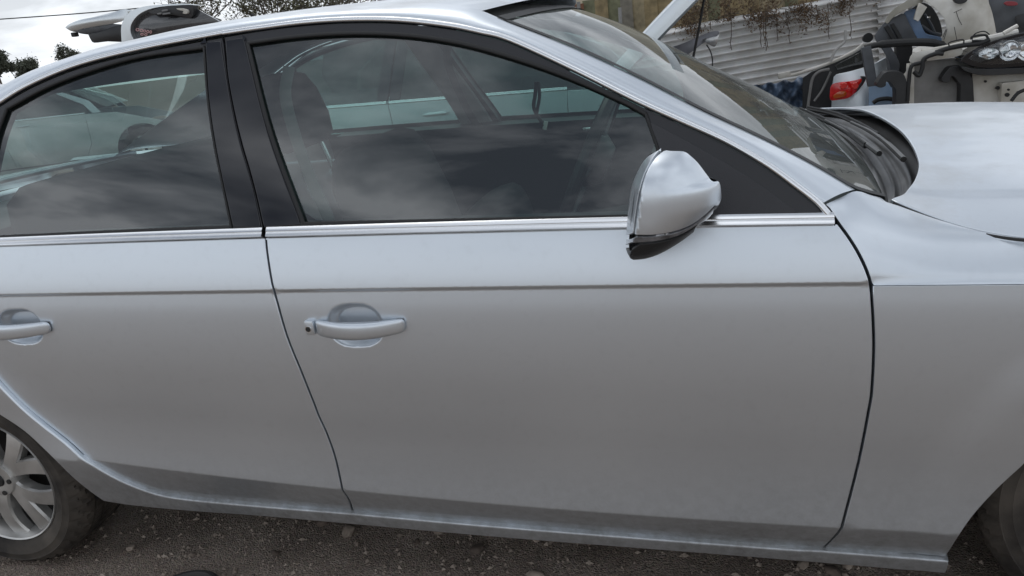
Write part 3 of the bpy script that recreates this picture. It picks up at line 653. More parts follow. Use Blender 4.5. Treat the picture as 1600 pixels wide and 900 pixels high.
# ---- cowl, scuttle and wipers
def base_pt(q): k = abs(q)**2; p = ccu[-1]*(1-k)+egu[-1]*k; return np.array([p[0], abs(egu[-1][1])*q, p[2]])
G = []
for q in np.linspace(-.985, .985, 50):
    b = base_pt(q); y1 = .70*q; xe = float(np.interp(y1, [p[1] for p in edge], [p[0] for p in edge])); h_ = float(hood_z(xe, y1))
    a = np.array([b[0]-.005, b[1], b[2]+.004]); f_ = np.array([xe+.012, y1, h_-.035])
    ro = []
    for t in np.linspace(0, 1, 12):
        p = a*(1-t)+f_*t; p[2] += -.018*math.sin(math.pi*min(1, t*1.1))+.006*math.sin(t*19); ro.append(p)
    ro.append(f_+np.array([.03, 0, .006])); G.append(ro)
cowl = grid('cowl_cover', np.array(G), 'cowl', sedan, flip=False)
WZ = .925
for (pv_, arm, blade) in (((1374, 241), [(1374, 240), (1345, 219), (1321, 204), (1290, 188)], [(1352, 229), (1321, 206), (1285, 187), (1250, 172)]),
                          ((1412, 250), [(1412, 249), (1388, 226), (1361, 206), (1330, 191)], [(1372, 213), (1345, 197), (1307, 180), (1262, 170)])):
    wp = bpy.data.objects.new('wiper', None); COL.objects.link(wp); wp.parent = sedan; wp.matrix_parent_inverse = Matrix.Translation(-Vector(sedan.location))
    pv = at_z(*pv_, WZ)
    m = MB(); m.tube([at_z(a, b, WZ) for a, b in dense(arm, 5)], [.0065]*6+[.0055]*6+[.0045]*4, 8); o_ = m.build('wiper_arm', 'cowl', wp); o_.matrix_parent_inverse = Matrix()
    bl = [at_z(a, b, WZ-.004) for a, b in dense(blade, 6)]
    m = MB(); m.tube(bl, .0055, 6); m.tube([p+np.array([0, 0, .007]) for p in bl], .0035, 6); o_ = m.build('wiper_blade', 'rubber', wp); o_.matrix_parent_inverse = Matrix()

# ---- door handles on the near side
def handle(par, x0, x1, zc_, cap, flipx=False):
    def sect(t, x_, hgt, outp, th, n=20):
        wv = float(side_w(x_, zc_)); ring = []
        for k in range(n):
            a = 2*math.pi*k/n; c, s = math.cos(a), math.sin(a)
            yy = math.copysign(abs(c)**.62, c)*th; zz = math.copysign(abs(s)**.62, s)*hgt
            ring.append((x_, -(wv+outp+yy), zc_+zz+(-.004*(math.sin(math.pi*t)) if True else 0)))
        return ring
    R_ = []
    ts = np.concatenate([[0, .006, .02, .05], np.linspace(.1, .9, 15), [.95, .98, .994, 1]])
    for t in ts:
        x_ = x0+(x1-x0)*t; en = min(1, min(t, 1-t)/.035); en = math.sqrt(max(0, 1-(1-en)**2)) if en < 1 else 1
        arc = math.sin(math.pi*min(1, max(0, t)))**.7
        hgt = (.0165+.0035*arc-.0025*t)*(.35+.65*en); outp = .004+.020*arc; th = .0045+.006*arc
        R_.append(sect(t, x_, hgt, outp, th*(.4+.6*en)))
    R_ = np.array(R_); n = R_.shape[1]; V = R_.reshape(-1, 3); F = []
    for i in range(len(R_)-1):
        for k in range(n): F.append((i*n+k, i*n+(k+1) % n, (i+1)*n+(k+1) % n, (i+1)*n+k))
    F.append(tuple(range(n))[::-1]); F.append(tuple((len(R_)-1)*n+k for k in range(n)))
    h_ = mk('door_handle', V, F, 'silver', par, True, None, 60)
    bm = bmesh.new(); bm.from_mesh(h_.data); bmesh.ops.recalc_face_normals(bm, faces=bm.faces); bm.to_mesh(h_.data); bm.free()
    # end pads that meet the door
    for xe_, sgn_ in ((x1-.012, 1),)+(() if cap else ((x0+.012, -1),)):
        m = MB(); m.box((xe_, -(float(side_w(xe_, zc_))+.002), zc_), (.018, .008, .024), bev=.003); m.build('handle_foot_pad', 'rubber', par)
    return h_
pa, pb, pc = on(side_w, 496, 510), on(side_w, 634, 506), on(side_w, 480, 510)
handle(fd_near := [o for o in sedan.children if o.name.startswith('front_door')][0], pa[0], pb[0], (pa[2]+pb[2])/2, True)
rd_near = [o for o in sedan.children if o.name.startswith('rear_door')][0]
qa, qb = on(side_w, -62, 514), on(side_w, 80, 509)
handle(rd_near, qa[0], qb[0], (qa[2]+qb[2])/2, False)
zc_ = (pa[2]+pb[2])/2
m = MB(); wv = float(side_w(pc[0]+.012, zc_)); m.box(((pc[0]+pa[0])/2-.0007, -(wv+.004), zc_+.0005), (pa[0]-pc[0]-.002, .018, .034), bev=.006); m.build('handle_end_cap', 'silver', fd_near)
kx = (pc[0]+pa[0])/2-.003
m = MB(); m.tube([(kx, -(wv+.009), zc_-.001), (kx, -(wv+.0142), zc_-.001)], .0072, 20); m.build('key_cylinder_ring', 'chrome', fd_near)
m = MB(); m.tube([(kx, -(wv+.0135), zc_-.001), (kx, -(wv+.0148), zc_-.001)], .0056, 18); m.build('key_cylinder', 'plastic', fd_near)
m = MB(); m.box((pa[0]+.022, -(float(side_w(pa[0]+.022, zc_))+.0185), zc_-.003), (.010, .002, .008), bev=.0008); m.build('handle_touch_sensor', 'silver', fd_near)

# ---- exterior mirror, near side
Y0 = -.985
MO = [(1027, 232), (1047, 230), (1068, 233), (1082, 242), (1093, 253), (1105, 269), (1112, 277), (1125, 282), (1128.5, 307), (1123, 320), (1107, 340), (1085, 360), (1060, 378), (1027, 396), (1000, 400.5), (985, 398), (978.5, 388), (977, 372), (979, 345), (982, 320), (987, 287), (1000, 257), (1012, 241)]
mo = np.array(xz([at_y(a, b, Y0) for a, b in dense(MO+MO[:1], 4)]))[:-1]
zmin, zmax = mo[:, 1].min(), mo[:, 1].max()
ZL = np.linspace(zmin+.0005, zmax-.0005, 80); Lx, Rx = [], []
for z_ in ZL:
    xs = []
    for i in range(len(mo)):
        a, b = mo[i], mo[(i+1) % len(mo)]
        if (a[1] > z_) != (b[1] > z_): xs.append(a[0]+(b[0]-a[0])*(z_-a[1])/(b[1]-a[1]))
    Lx.append(min(xs)); Rx.append(max(xs))
def mir_b(x, z):
    l_, r_ = np.interp(z, ZL, Lx), np.interp(z, ZL, Rx); u = np.clip((x-l_)/(r_-l_+1e-9), 0, 1); v = np.clip((z-zmin)/(zmax-zmin), 0, 1)
    au = np.minimum(1, u/.16)**.7; fall = (1-np.clip((u-.30)/.70, 0, 1)**2.0)**.62
    hv = (1-np.abs(2*v-1.0)**3.2)**.5
    return .088*au*fall*hv
def mir_s(x, z): return (x, Y0-mir_b(x, z), z)
def onm(a, b):
    y = Y0-.05
    for _ in range(60):
        P = at_y(a, b, y); y = y+.3*((Y0-float(mir_b(P[0], P[2])))-y)
    return (P[0], P[2])
def mpan(name, px, mat, par, **k):
    return panel(name, [onm(a, b) if not edge_ else tuple(at_y(a, b, Y0)[[0, 2]]) for a, b, edge_ in px], mir_s, mat, par, lambda P: P-np.array([-.86, Y0+.03, 1.0]), step=.0045, depth=.004, shrink=.0004, inset=.0012, eps=.0015, **k)
mir = bpy.data.objects.new('side_mirror', None); COL.objects.link(mir); mir.parent = sedan; mir.matrix_parent_inverse = Matrix.Translation(-Vector(sedan.location))
mroot = mir
def dm(ps, n=4): return [tuple(p) for p in dense(ps, n)]
E1 = lambda ps, n=4: [(a, b, True) for a, b in dm(ps, n)]
E0 = lambda ps, n=4: [(a, b, False) for a, b in dm(ps, n)]
rim_out = [(979, 364), (979.5, 345), (982, 320), (987, 287), (1000, 257), (1012, 241), (1027, 232), (1034, 231)]
seam = [(1036, 232.5), (1022, 246), (1008, 271), (999, 300), (993, 335), (989.5, 365)]
mpan('mirror_rim', E1(rim_out)+E0(seam), 'silver', mroot)
seam2 = [(990.6, 365), (994.1, 335), (1000.1, 300), (1009.1, 271), (1023.1, 246), (1037.4, 232.5)]
mpan('mirror_shell', E0(seam2)+E1([(1042, 230.3), (1068, 233), (1082, 242), (1093, 253), (1105, 269), (1112, 277), (1125, 282), (1128.5, 307), (1123, 320)])+E0([(1117, 322), (1100, 338), (1078, 353), (1050, 363), (1020, 367.5), (993, 367.5)]), 'silver', mroot)
mpan('turn_signal', E1([(978, 380), (979, 367)], 2)+E0([(990, 369.5), (1020, 369.5), (1050, 365.5), (1078, 355.5), (1100, 340), (1117, 324)])+E1([(1115, 331), (1107, 340)], 2)+E0([(1090, 352), (1062, 368), (1030, 376.5), (1000, 379.5), (986, 380.5)]), pbr('smoked_indicator_lens', (.16, .16, .17), .08, .3, coat=1, var=.5, vscale=70), mroot)
mpan('mirror_corner_cap', E1([(978.3, 388), (978, 382.5)], 2)+E0([(986, 382.5), (994, 382)], 2)+E0([(995, 392)], 2)[:1] + E1([(996, 400.3), (985, 398)], 2), pbr('grey_mirror_plastic', (.19, .18, .175), .5), mroot) if False else None
mpan('mirror_lower_cover', E1([(978.3, 388), (978, 382.5)], 2)+E0([(1000, 381.5), (1030, 378.5), (1062, 370), (1088, 354.5)])+E1([(1085, 360), (1060, 378), (1027, 396), (1000, 400.5), (985, 398)]), 'plastic', mroot)
# back half with the glass facing rearward, and the arm to the door
G = []
for z_ in np.linspace(zmin+.006, zmax-.014, 26):
    l_, r_ = float(np.interp(z_, ZL, Lx)), float(np.interp(z_, ZL, Rx)); v = (z_-zmin)/(zmax-zmin); hv = (1-abs(2*v-1)**3.2)**.5; ro = []
    for u in np.linspace(0, 1, 20):
        x_ = l_+(r_-l_)*u; ro.append((x_+.005*(1-2*u), Y0+.001+.062*hv*min(1, u/.06)**.5*(1-max(0, (u-.4)/.6)**2)**.6, z_))
    G.append(ro)
grid('mirror_inner_shell', np.array(G), 'plastic', mroot, flip=True)
G2 = []
for z_ in np.linspace(zmin+.012, zmax-.012, 18):
    l_ = float(np.interp(z_, ZL, Lx)); v = (z_-zmin)/(zmax-zmin); hv = (1-abs(2*v-1)**3.2)**.5
    G2.append([(l_+.004+.006*abs(t), Y0-.05*hv*t if t > 0 else Y0-.04*hv*t, z_) for t in np.linspace(-1, 1, 9)])
grid('mirror_face', np.array(G2), 'lamp', mroot)
pA = np.array([float(np.interp(.965, ZL, Rx))-.03, Y0+.03, .965]); pB = np.array([float(np.interp(.965, ZL, Rx))-.012, -.87, .958]); pC = pB+np.array([.004, .06, -.002])
m = MB(); m.tube(dense([pA, (pA+pB)/2+np.array([.012, 0, .004]), pB, pC], 5), [.020]*6+[.018]*5+[.022]*5, 14); m.build('mirror_arm', 'plastic', mroot)
for o in mir.children: o.matrix_parent_inverse = Matrix()

# ---- wheels
def wheel(cx, cyo, sg, rotz, spin, front=False, owner=None, sc=1.0, zc_w=None):
    owner = owner or sedan
    """cyo: y of the outer rim face; sg -1 near side"""
    wroot = bpy.data.objects.new('wheel', None); COL.objects.link(wroot); wroot.parent = owner; wroot.matrix_parent_inverse = Matrix.Translation(-Vector(owner.location))
    R0 = .318; ca, sa = math.cos(rotz), math.sin(rotz)
    def W(x, d, z):   # d: depth inboard from the outer face
        x, z = x*sc, z*sc; y = d; X = x*ca-y*sa; Yy = x*sa+y*ca
        return (cx+X, cyo+(-sg)*Yy if sg < 0 else cyo-Yy, (ZW if zc_w is None else zc_w)+z)
    def lathe(prof, n=96, a0=0):
        V, F = [], []
        for k in range(n):
            a = 2*math.pi*k/n
            for (d, r) in prof: V.append(W(r*math.cos(a), d, r*math.sin(a)))
        p = len(prof)
        for k in range(n):
            for j in range(p-1):
                k2 = (k+1) % n; F.append((k*p+j, k2*p+j, k2*p+j+1, k*p+j+1))
        return V, F
    tw = .215
    tp = [(.012, .214), (.002, .222), (-.010, .240), (-.0136, .258), (-.0152, .2605), (-.0138, .263), (-.0125, .275), (-.0118, .281), (-.0132, .283), (-.010, .2865), (.002, .302), (.010, .309), (.022, .3145), (.034, .3168)]
    g = .007
    for gpos in (.052, .088, .124, .160):
        tp += [(gpos-.005, R0-.0006), (gpos-.0045, R0-g), (gpos+.0045, R0-g), (gpos+.005, R0-.0006)]
    tp += [(.190, .3145), (.202, .309), (.214, .302), (.226, .285), (.230, .262), (.226, .240), (.212, .222), (.200, .214)]
    if sg < 0 and owner is sedan:
        NS = 320; V, F = lathe(tp, NS); V = [list(v) for v in V]; npf = len(tp); hubp = np.array(W(0, 0, 0))
        for k in range(NS):
            for j, (d_, r_t) in enumerate(tp):
                if (.0 < d_ < .044 or .17 < d_ < .21) and r_t > .30 and (k+int(d_*220)) % 8 < 2:
                    a = 2*math.pi*k/NS; rr_ = r_t-.009; V[k*npf+j] = W(rr_*math.cos(a), d_, rr_*math.sin(a))
                elif .05 < d_ < .17 and r_t > .315 and (k*1+int(d_*300)) % 5 == 0:
                    a = 2*math.pi*k/NS; rr_ = r_t-.006; V[k*npf+j] = W(rr_*math.cos(a), d_, rr_*math.sin(a))
    else: V, F = lathe(tp, 96)
    ty = mk('tyre', V, F, 'tyre', wroot, True, None, 40); ty.matrix_parent_inverse = Matrix()
    bm = bmesh.new(); bm.from_mesh(ty.data); bmesh.ops.recalc_face_normals(bm, faces=bm.faces); bm.to_mesh(ty.data); bm.free()
    V, F = lathe([(.004, .219), (.000, .2165), (.003, .212), (.014, .2075), (.03, .200), (.09, .192), (.19, .195), (.20, .214)], 96)
    m = MB(); m.add(V, F)
    # five double spokes
    for k in range(5):
        for s_ in (-1, 1):
            a0 = spin+2*math.pi*k/5; NT = 14; ring = []
            for i in range(NT):
                t = i/(NT-1); r = .035+(.206-.035)*t; sp = s_*(.06+.30*t**1.15)*(.35+.65*min(1, t/.35)); a = a0+sp
                hw = (.028-.003*math.sin(math.pi*t)+.007*t**3); front_d = .020-.012*math.sin(math.pi*min(1, t*.9))*1.0+.004*t; back = front_d+.038-.012*t
                c = np.array([r*math.cos(a), r*math.sin(a)]); tg = np.array([-math.sin(a), math.cos(a)])
                for (q, d) in ((-1, back), (-1, front_d+.007), (-.84, front_d+.0004), (0, front_d), (.84, front_d+.0004), (1, front_d+.007), (1, back)):
                    p = c+tg*hw*q; ring.append(W(p[0], d, p[1]))
            F = []; nn = 7
            for i in range(NT-1):
                for j in range(nn-1): F.append((i*nn+j, (i+1)*nn+j, (i+1)*nn+j+1, i*nn+j+1))
            m.add(ring, F)
    V, F = lathe([(.012, 0.0005), (.012, .022), (.008, .034), (.010, .056), (.022, .062), (.06, .064)], 40); m.add(V, F)
    rim = m.build('rim', 'alloy', wroot, auto=28); rim.matrix_parent_inverse = Matrix()
    bm = bmesh.new(); bm.from_mesh(rim.data); bmesh.ops.recalc_face_normals(bm, faces=bm.faces); bm.to_mesh(rim.data); bm.free()
    if sg < 0 and not front:
        for k in range(5):
            a = spin+math.pi/5+2*math.pi*k/5; m = MB(); m.add(*lathe_small(W, .046*math.cos(a), .046*math.sin(a), [(.006, .0005), (.006, .008), (.014, .009)]))
            o_ = m.build('wheel_bolt', 'brake', wroot); o_.matrix_parent_inverse = Matrix()
    V, F = lathe([(.0065, .0005), (.007, .021), (.012, .0235)], 30); o_ = mk('centre_cap', V, F, 'plastic', wroot, True, None, 40); o_.matrix_parent_inverse = Matrix()
    V, F = lathe([(.085, .03), (.085, .15), (.10, .155), (.115, .155), (.115, .21), (.12, .03)], 48); o_ = mk('brake_disc', V, F, 'brake', wroot, True, None, 40); o_.matrix_parent_inverse = Matrix()
    return wroot
def lathe_small(W, x0, z0, prof, n=10):
    V, F = [], []
    for k in range(n):
        a = 2*math.pi*k/n
        for (d, r) in prof: V.append(W(x0+r*math.cos(a), d, z0+r*math.sin(a)))
    p = len(prof)
    for k in range(n):
        for j in range(p-1): F.append((k*p+j, ((k+1) % n)*p+j, ((k+1) % n)*p+j+1, k*p+j+1))
    return V, F
def tyremat():
    m, n, l, b = matnodes('dusty_tyre_rubber')
    b.inputs['Roughness'].default_value = .75; b.inputs['Specular IOR Level'].default_value = .3
    t = n.new('ShaderNodeTexCoord'); z = n.new('ShaderNodeTexNoise'); z.inputs['Scale'].default_value = 9; z.inputs['Detail'].default_value = 8; l.new(t.outputs['Object'], z.inputs['Vector'])
    c = n.new('ShaderNodeValToRGB'); l.new(z.outputs['Fac'], c.inputs[0]); c.color_ramp.elements[0].position = .3; c.color_ramp.elements[0].color = (.018, .016, .015, 1); c.color_ramp.elements[1].position = .72; c.color_ramp.elements[1].color = (.105, .090, .075, 1); l.new(c.outputs[0], b.inputs['Base Color'])
    f = n.new('ShaderNodeTexNoise'); f.inputs['Scale'].default_value = 260; l.new(t.outputs['Object'], f.inputs['Vector']); bp_ = n.new('ShaderNodeBump'); bp_.inputs['Strength'].default_value = .3; bp_.inputs['Distance'].default_value = .002; l.new(f.outputs['Fac'], bp_.inputs['Height']); l.new(bp_.outputs[0], b.inputs['Normal'])
    return m
MT['tyre'] = tyremat()
hub = at_y(-22, 745, -.822)
pr_ = at_y(73, 809, -.822); SPIN = math.atan2(pr_[2]-hub[2], pr_[0]-hub[0])
ZW_SAVE = ZW
wheel(XR+.043, -.838, -1, 0, SPIN, sc=.88, zc_w=.277); wheel(XR+.043, .838, 1, 0, .3, sc=.88, zc_w=.277)
wheel(XF, -.835, -1, math.radians(-4), .9, True); wheel(XF, .835, 1, math.radians(4), .2, True)
# sipes cut across the tread shoulder, as thin dark bars set in the rubber
# wheel-arch liners and underbody
for (cx, rr) in ((XR, .372), (XF, .372)):
    for sg in (-1, 1):
        G = []
        for a in np.linspace(math.radians(-12), math.radians(192), 28): G.append([(cx+rr*math.cos(a), sg*yy, ZW+rr*math.sin(a)) for yy in (.835, .80, .70, .58, .50)])
        grid('wheel_arch_liner', np.array(G), 'plastic', sedan, flip=(sg > 0), auto=30)
mb = MB(); mb.box((-1.42, 0, .25), (2.02, 1.60, .10), bev=.02); mb.box((-1.42, 0, .60), (2.0, .02, .02)); mb.build('underbody', 'plastic', sedan)
# inner body shell behind the door gaps
for sg in (-1, 1):
    G = []
    for x_ in np.linspace(-2.42, -.62, 40):
        G.append([(x_, sg*(float(side_w(x_, z_))-.034), z_) for z_ in np.linspace(.26, float(z_btp(x_))-.012, 16)])
    grid('door_inner_panel', np.array(G), 'trim', sedan, flip=(sg < 0))
    G = []
    for x_ in np.linspace(-2.34, -.62, 40):
        G.append([(x_, sg*(.775-taper(x_)+.02*math.sin(4*t)), .32+t*(float(z_btp(x_))-.014-.32)) for t in np.linspace(0, 1, 14)]+[(x_, sg*(float(side_w(x_, z_btp(x_)))-.02), float(z_btp(x_))-.008)])
    grid('door_card', np.array(G), 'trim', sedan, flip=(sg > 0), auto=50)

# ---- cabin
def sub(name, par):
    o = bpy.data.objects.new(name, None); COL.objects.link(o); o.parent = par
    if par is sedan: o.matrix_parent_inverse = Matrix.Translation(-Vector(sedan.location))
    return o
def kid(o, idt=True):
    o.matrix_parent_inverse = Matrix(); return o
def loft(rings, caps=True):
    n = len(rings[0]); V = [tuple(p) for r in rings for p in r]; F = []
    for i in range(len(rings)-1):
        for k in range(n): F.append((i*n+k, i*n+(k+1) % n, (i+1)*n+(k+1) % n, (i+1)*n+k))
    if caps: F.append(tuple(range(n))[::-1]); F.append(tuple((len(rings)-1)*n+k for k in range(n)))
    return V, F
def sering(c, ax, ay, ra, rb, e_=.6, n=24):
    c, ax, ay = np.array(c), np.array(ax), np.array(ay); o = []
    for k in range(n):
        a = 2*math.pi*k/n; o.append(c+ax*ra*math.copysign(abs(math.cos(a))**e_, math.cos(a))+ay*rb*math.copysign(abs(math.sin(a))**e_, math.sin(a)))
    return o
def seat(cy, head=True, hs=1.0):
    st = sub('front_seat', sedan)
    up = np.array([-.26, 0, .965]); fw_ = np.array([.965, 0, .26])
    b0 = np.array([-1.52, cy, .52]); rg = []
    for t, wd, th in ((0, .20, .05), (.03, .235, .075), (.2, .25, .085), (.4, .26, .085), (.55, .25, .075), (.62, .21, .06), (.645, .15, .035)): rg.append(sering(b0+up*t*.88*hs, [0, 1, 0], fw_, wd, th))
    V, F = loft(rg); kid(mk('backrest', V, F, 'fabric', st, True, None, 50))
    rg = []
    for x_, wd, th in ((-1.56, .2, .06), (-1.5, .24, .085), (-1.25, .255, .085), (-1.08, .25, .075), (-1.02, .22, .045)): rg.append(sering((x_, cy, .50+(x_+1.5)*.15), [0, 1, 0], [0, 0, 1], wd, th))
    V, F = loft(rg); kid(mk('seat_cushion', V, F, 'fabric', st, True, None, 50))
    if head:
        rg = []; h0 = np.array([-1.86, cy, 1.06])
        for t, wd, th in ((0, .09, .035), (.015, .125, .05), (.07, .14, .058), (.14, .135, .056), (.185, .115, .045), (.2, .08, .025)): rg.append(sering(h0+up*t, [0, 1, 0], fw_, wd, th, .75))
        V, F = loft(rg); kid(mk('headrest', V, F, 'fabric', st, True, None, 60))
        for s_ in (-1, 1):
            m = MB(); m.tube([h0+np.array([0, s_*.06, .03]), h0+np.array([.035, s_*.06, -.09])], .007, 8); kid(m.build('headrest_post', 'chrome', st))
    return st
seat(-.37); seat(.37, False, .40)
# rear bench
rg = []
st = sub('rear_bench', sedan)
for t, wd, th in ((0, .6, .07), (.05, .64, .09), (.4, .64, .09), (.52, .60, .07), (.55, .55, .04)): rg.append(sering((-2.50-.30*t, 0, .52+t*.95), [0, 1, 0], [.95, 0, .3], wd, th))
V, F = loft(rg); kid(mk('backrest', V, F, 'fabric', st, True, None, 50))
m = MB(); m.box((-2.28, 0, .47), (.5, 1.25, .18), bev=.05); kid(m.build('seat_cushion', 'fabric', st))
# steering wheel
sw = sub('steering_wheel', sedan); swc = np.array([-1.095, -.37, .965]); ax_ = np.array([-.90, 0, .436]); e1 = np.array([0, 1.0, 0]); e2_ = np.cross(ax_, e1)
m = MB(); m.tube([swc+.178*(e1*math.cos(a)+e2_*math.sin(a)) for a in np.linspace(0, 2*math.pi, 49)], .0155, 10, cap=False); kid(m.build('wheel_rim', 'plastic', sw))
V, F = loft([sering(swc+ax_*d, e1, e2_, r, r*.9, .8) for d, r in ((-.05, .05), (-.02, .075), (.0, .078), (.012, .06))]); kid(mk('hub', V, F, 'plastic', sw, True, None, 40))
for a in (math.radians(10), math.radians(170), math.radians(270)):
    m = MB(); m.tube([swc+.05*(e1*math.cos(a)+e2_*math.sin(a)), swc+.17*(e1*math.cos(a)+e2_*math.sin(a))], [.02, .012], 8); kid(m.build('spoke', 'chrome' if a > 4 else 'plastic', sw))
# dashboard
G = []
for y_ in np.linspace(-.74, .74, 40):
    bump_ = .045*math.exp(-((y_+.37)/.2)**2)
    G.append([(-1.02, y_, .55), (-1.03, y_, .70), (-1.0, y_, .80), (-.985-.02*bump_, y_, .865+bump_), (-.93, y_, .895+bump_), (-.82, y_, .905+.6*bump_), (-.66, y_, .895), (-.50, y_, .865)])
grid('dashboard', np.array(G), 'trim', sedan, flip=True, auto=60)
# B-pillar inner trims with belts
for sg in (-1, 1):
    m = MB(); pp = [on(green_w, a, b, -.045) for a, b in dense([(352, 70), (372, 160), (402, 260), (428, 352)], 6)]
    pp = mirror_y(pp, sg); V = []; 
    rg = [sering(p, [1, 0, 0], [0, 1, 0], .055+.012*i/18, .018, .5, 16) for i, p in enumerate(pp)]
    V, F = loft(rg); mk('b_pillar_trim', V, F, 'greytrim', sedan, True, None, 50)
    bl = [at_y(a, b, -y_) for (a, b), y_ in zip(dense([(452, 104), (446, 150), (462, 215), (488, 285), (514, 345), (530, 420)], 5), np.linspace(.60, .70, 26))]
    bl = mirror_y(bl, sg); ribbon('seat_belt', bl, [np.array([0, sg, .2])/1.02]*len(bl), .03, .0012, pbr('seat_belt_webbing', (.16, .17, .165), .7) if sg < 0 else 'trim', sedan)
# rear bulkhead, shelf, rear screen, C-pillars, boot
mb = MB(); mb.box((-2.95, 0, .93), (.50, 1.25, .03), bev=.01); mb.build('parcel_shelf', 'trim', sedan)
zr0 = float(c2x(-2.60)[2])+.022
def rs_z(x): t = (-2.60-x)/.74; return zr0-.29*t-.02*t*t
G = []
for x_ in np.linspace(-2.60, -3.34, 16): t = (-2.60-x_)/.74; G.append([(x_, q*(.565+.03*t), rs_z(x_)-.02*abs(q)**2.2) for q in np.linspace(-1, 1, 21)])
grid('rear_screen', np.array(G), 'wglass', sedan, flip=False)
GB = []
for t in np.linspace(0, 1, 14): GB.append([(-3.34-.50*t, q*(.74-.05*t), .985-.03*t-.05*t**6+.02*(1-q*q)) for q in np.linspace(-1, 1, 17)]) 
grid('boot_lid', np.array(GB), 'silver', sedan, flip=True, thick=.02)
mb = MB(); mb.box((-3.86, 0, .58), (.12, 1.5, .62), bev=.05); mb.build('rear_bumper', 'silver', sedan)
mb = MB(); mb.box((.80, 0, .46), (.14, 1.52, .50), bev=.06); mb.build('front_bumper', 'silver', sedan)
for sg in (-1, 1):
    G = []
    for x_ in np.linspace(-2.60, -3.36, 16):
        t = (-2.60-x_)/.74; inn = np.array([x_, -(.565+.03*t), rs_z(x_)-.02]); o_ = c2x(x_) if x_ > -2.92 else np.array([x_, -.80, .985]); k = np.clip((-2.80-x_)/.3, 0, 1)
        o_ = c2x(max(x_, -2.92))*(1-k)+np.array([x_, -.80, .985])*k; o_[0] = x_; G.append([inn*(1-u)+o_*u+np.array([0, 0, .012*math.sin(math.pi*u)]) for u in np.linspace(0, 1, 6)])
    grid('c_pillar', mirror_y(np.array(G), sg), 'silver', sedan, flip=(sg < 0))
# interior odds and ends: door pulls, dangling mirror loom
for (a, b, c, d) in ((601, 228, 640, 239), (910, 196, 926, 209)):
    p, q = at_y(a, b, .765), at_y(c, d, .765); mb = MB()
    mb.box(((p[0]+q[0])/2, .768, (p[2]+q[2])/2), (abs(q[0]-p[0]), .012, abs(p[2]-q[2])*.62), bev=.004); mb.build('inner_door_pull', 'chrome', sedan)
lm = sub('mirror_wiring', sedan)
m = MB(); m.tube([at_y(a, b, -.05) for a, b in dense([(838, 128), (836, 150), (834, 168), (842, 184), (850, 196)], 6)], .0055, 8); kid(m.build('cable', 'rubber', lm))
m = MB(); m.tube([at_y(a, b, -.05) for a, b in dense([(841, 128), (843, 150), (840, 168), (838, 180)], 6)], .005, 8); kid(m.build('cable', 'rubber', lm))
p = at_y(852, 196, -.05); m = MB(); m.box(p, (.012, .01, .024), Matrix.Rotation(.3, 3, 'Y'), .002); kid(m.build('connector', 'white', lm))

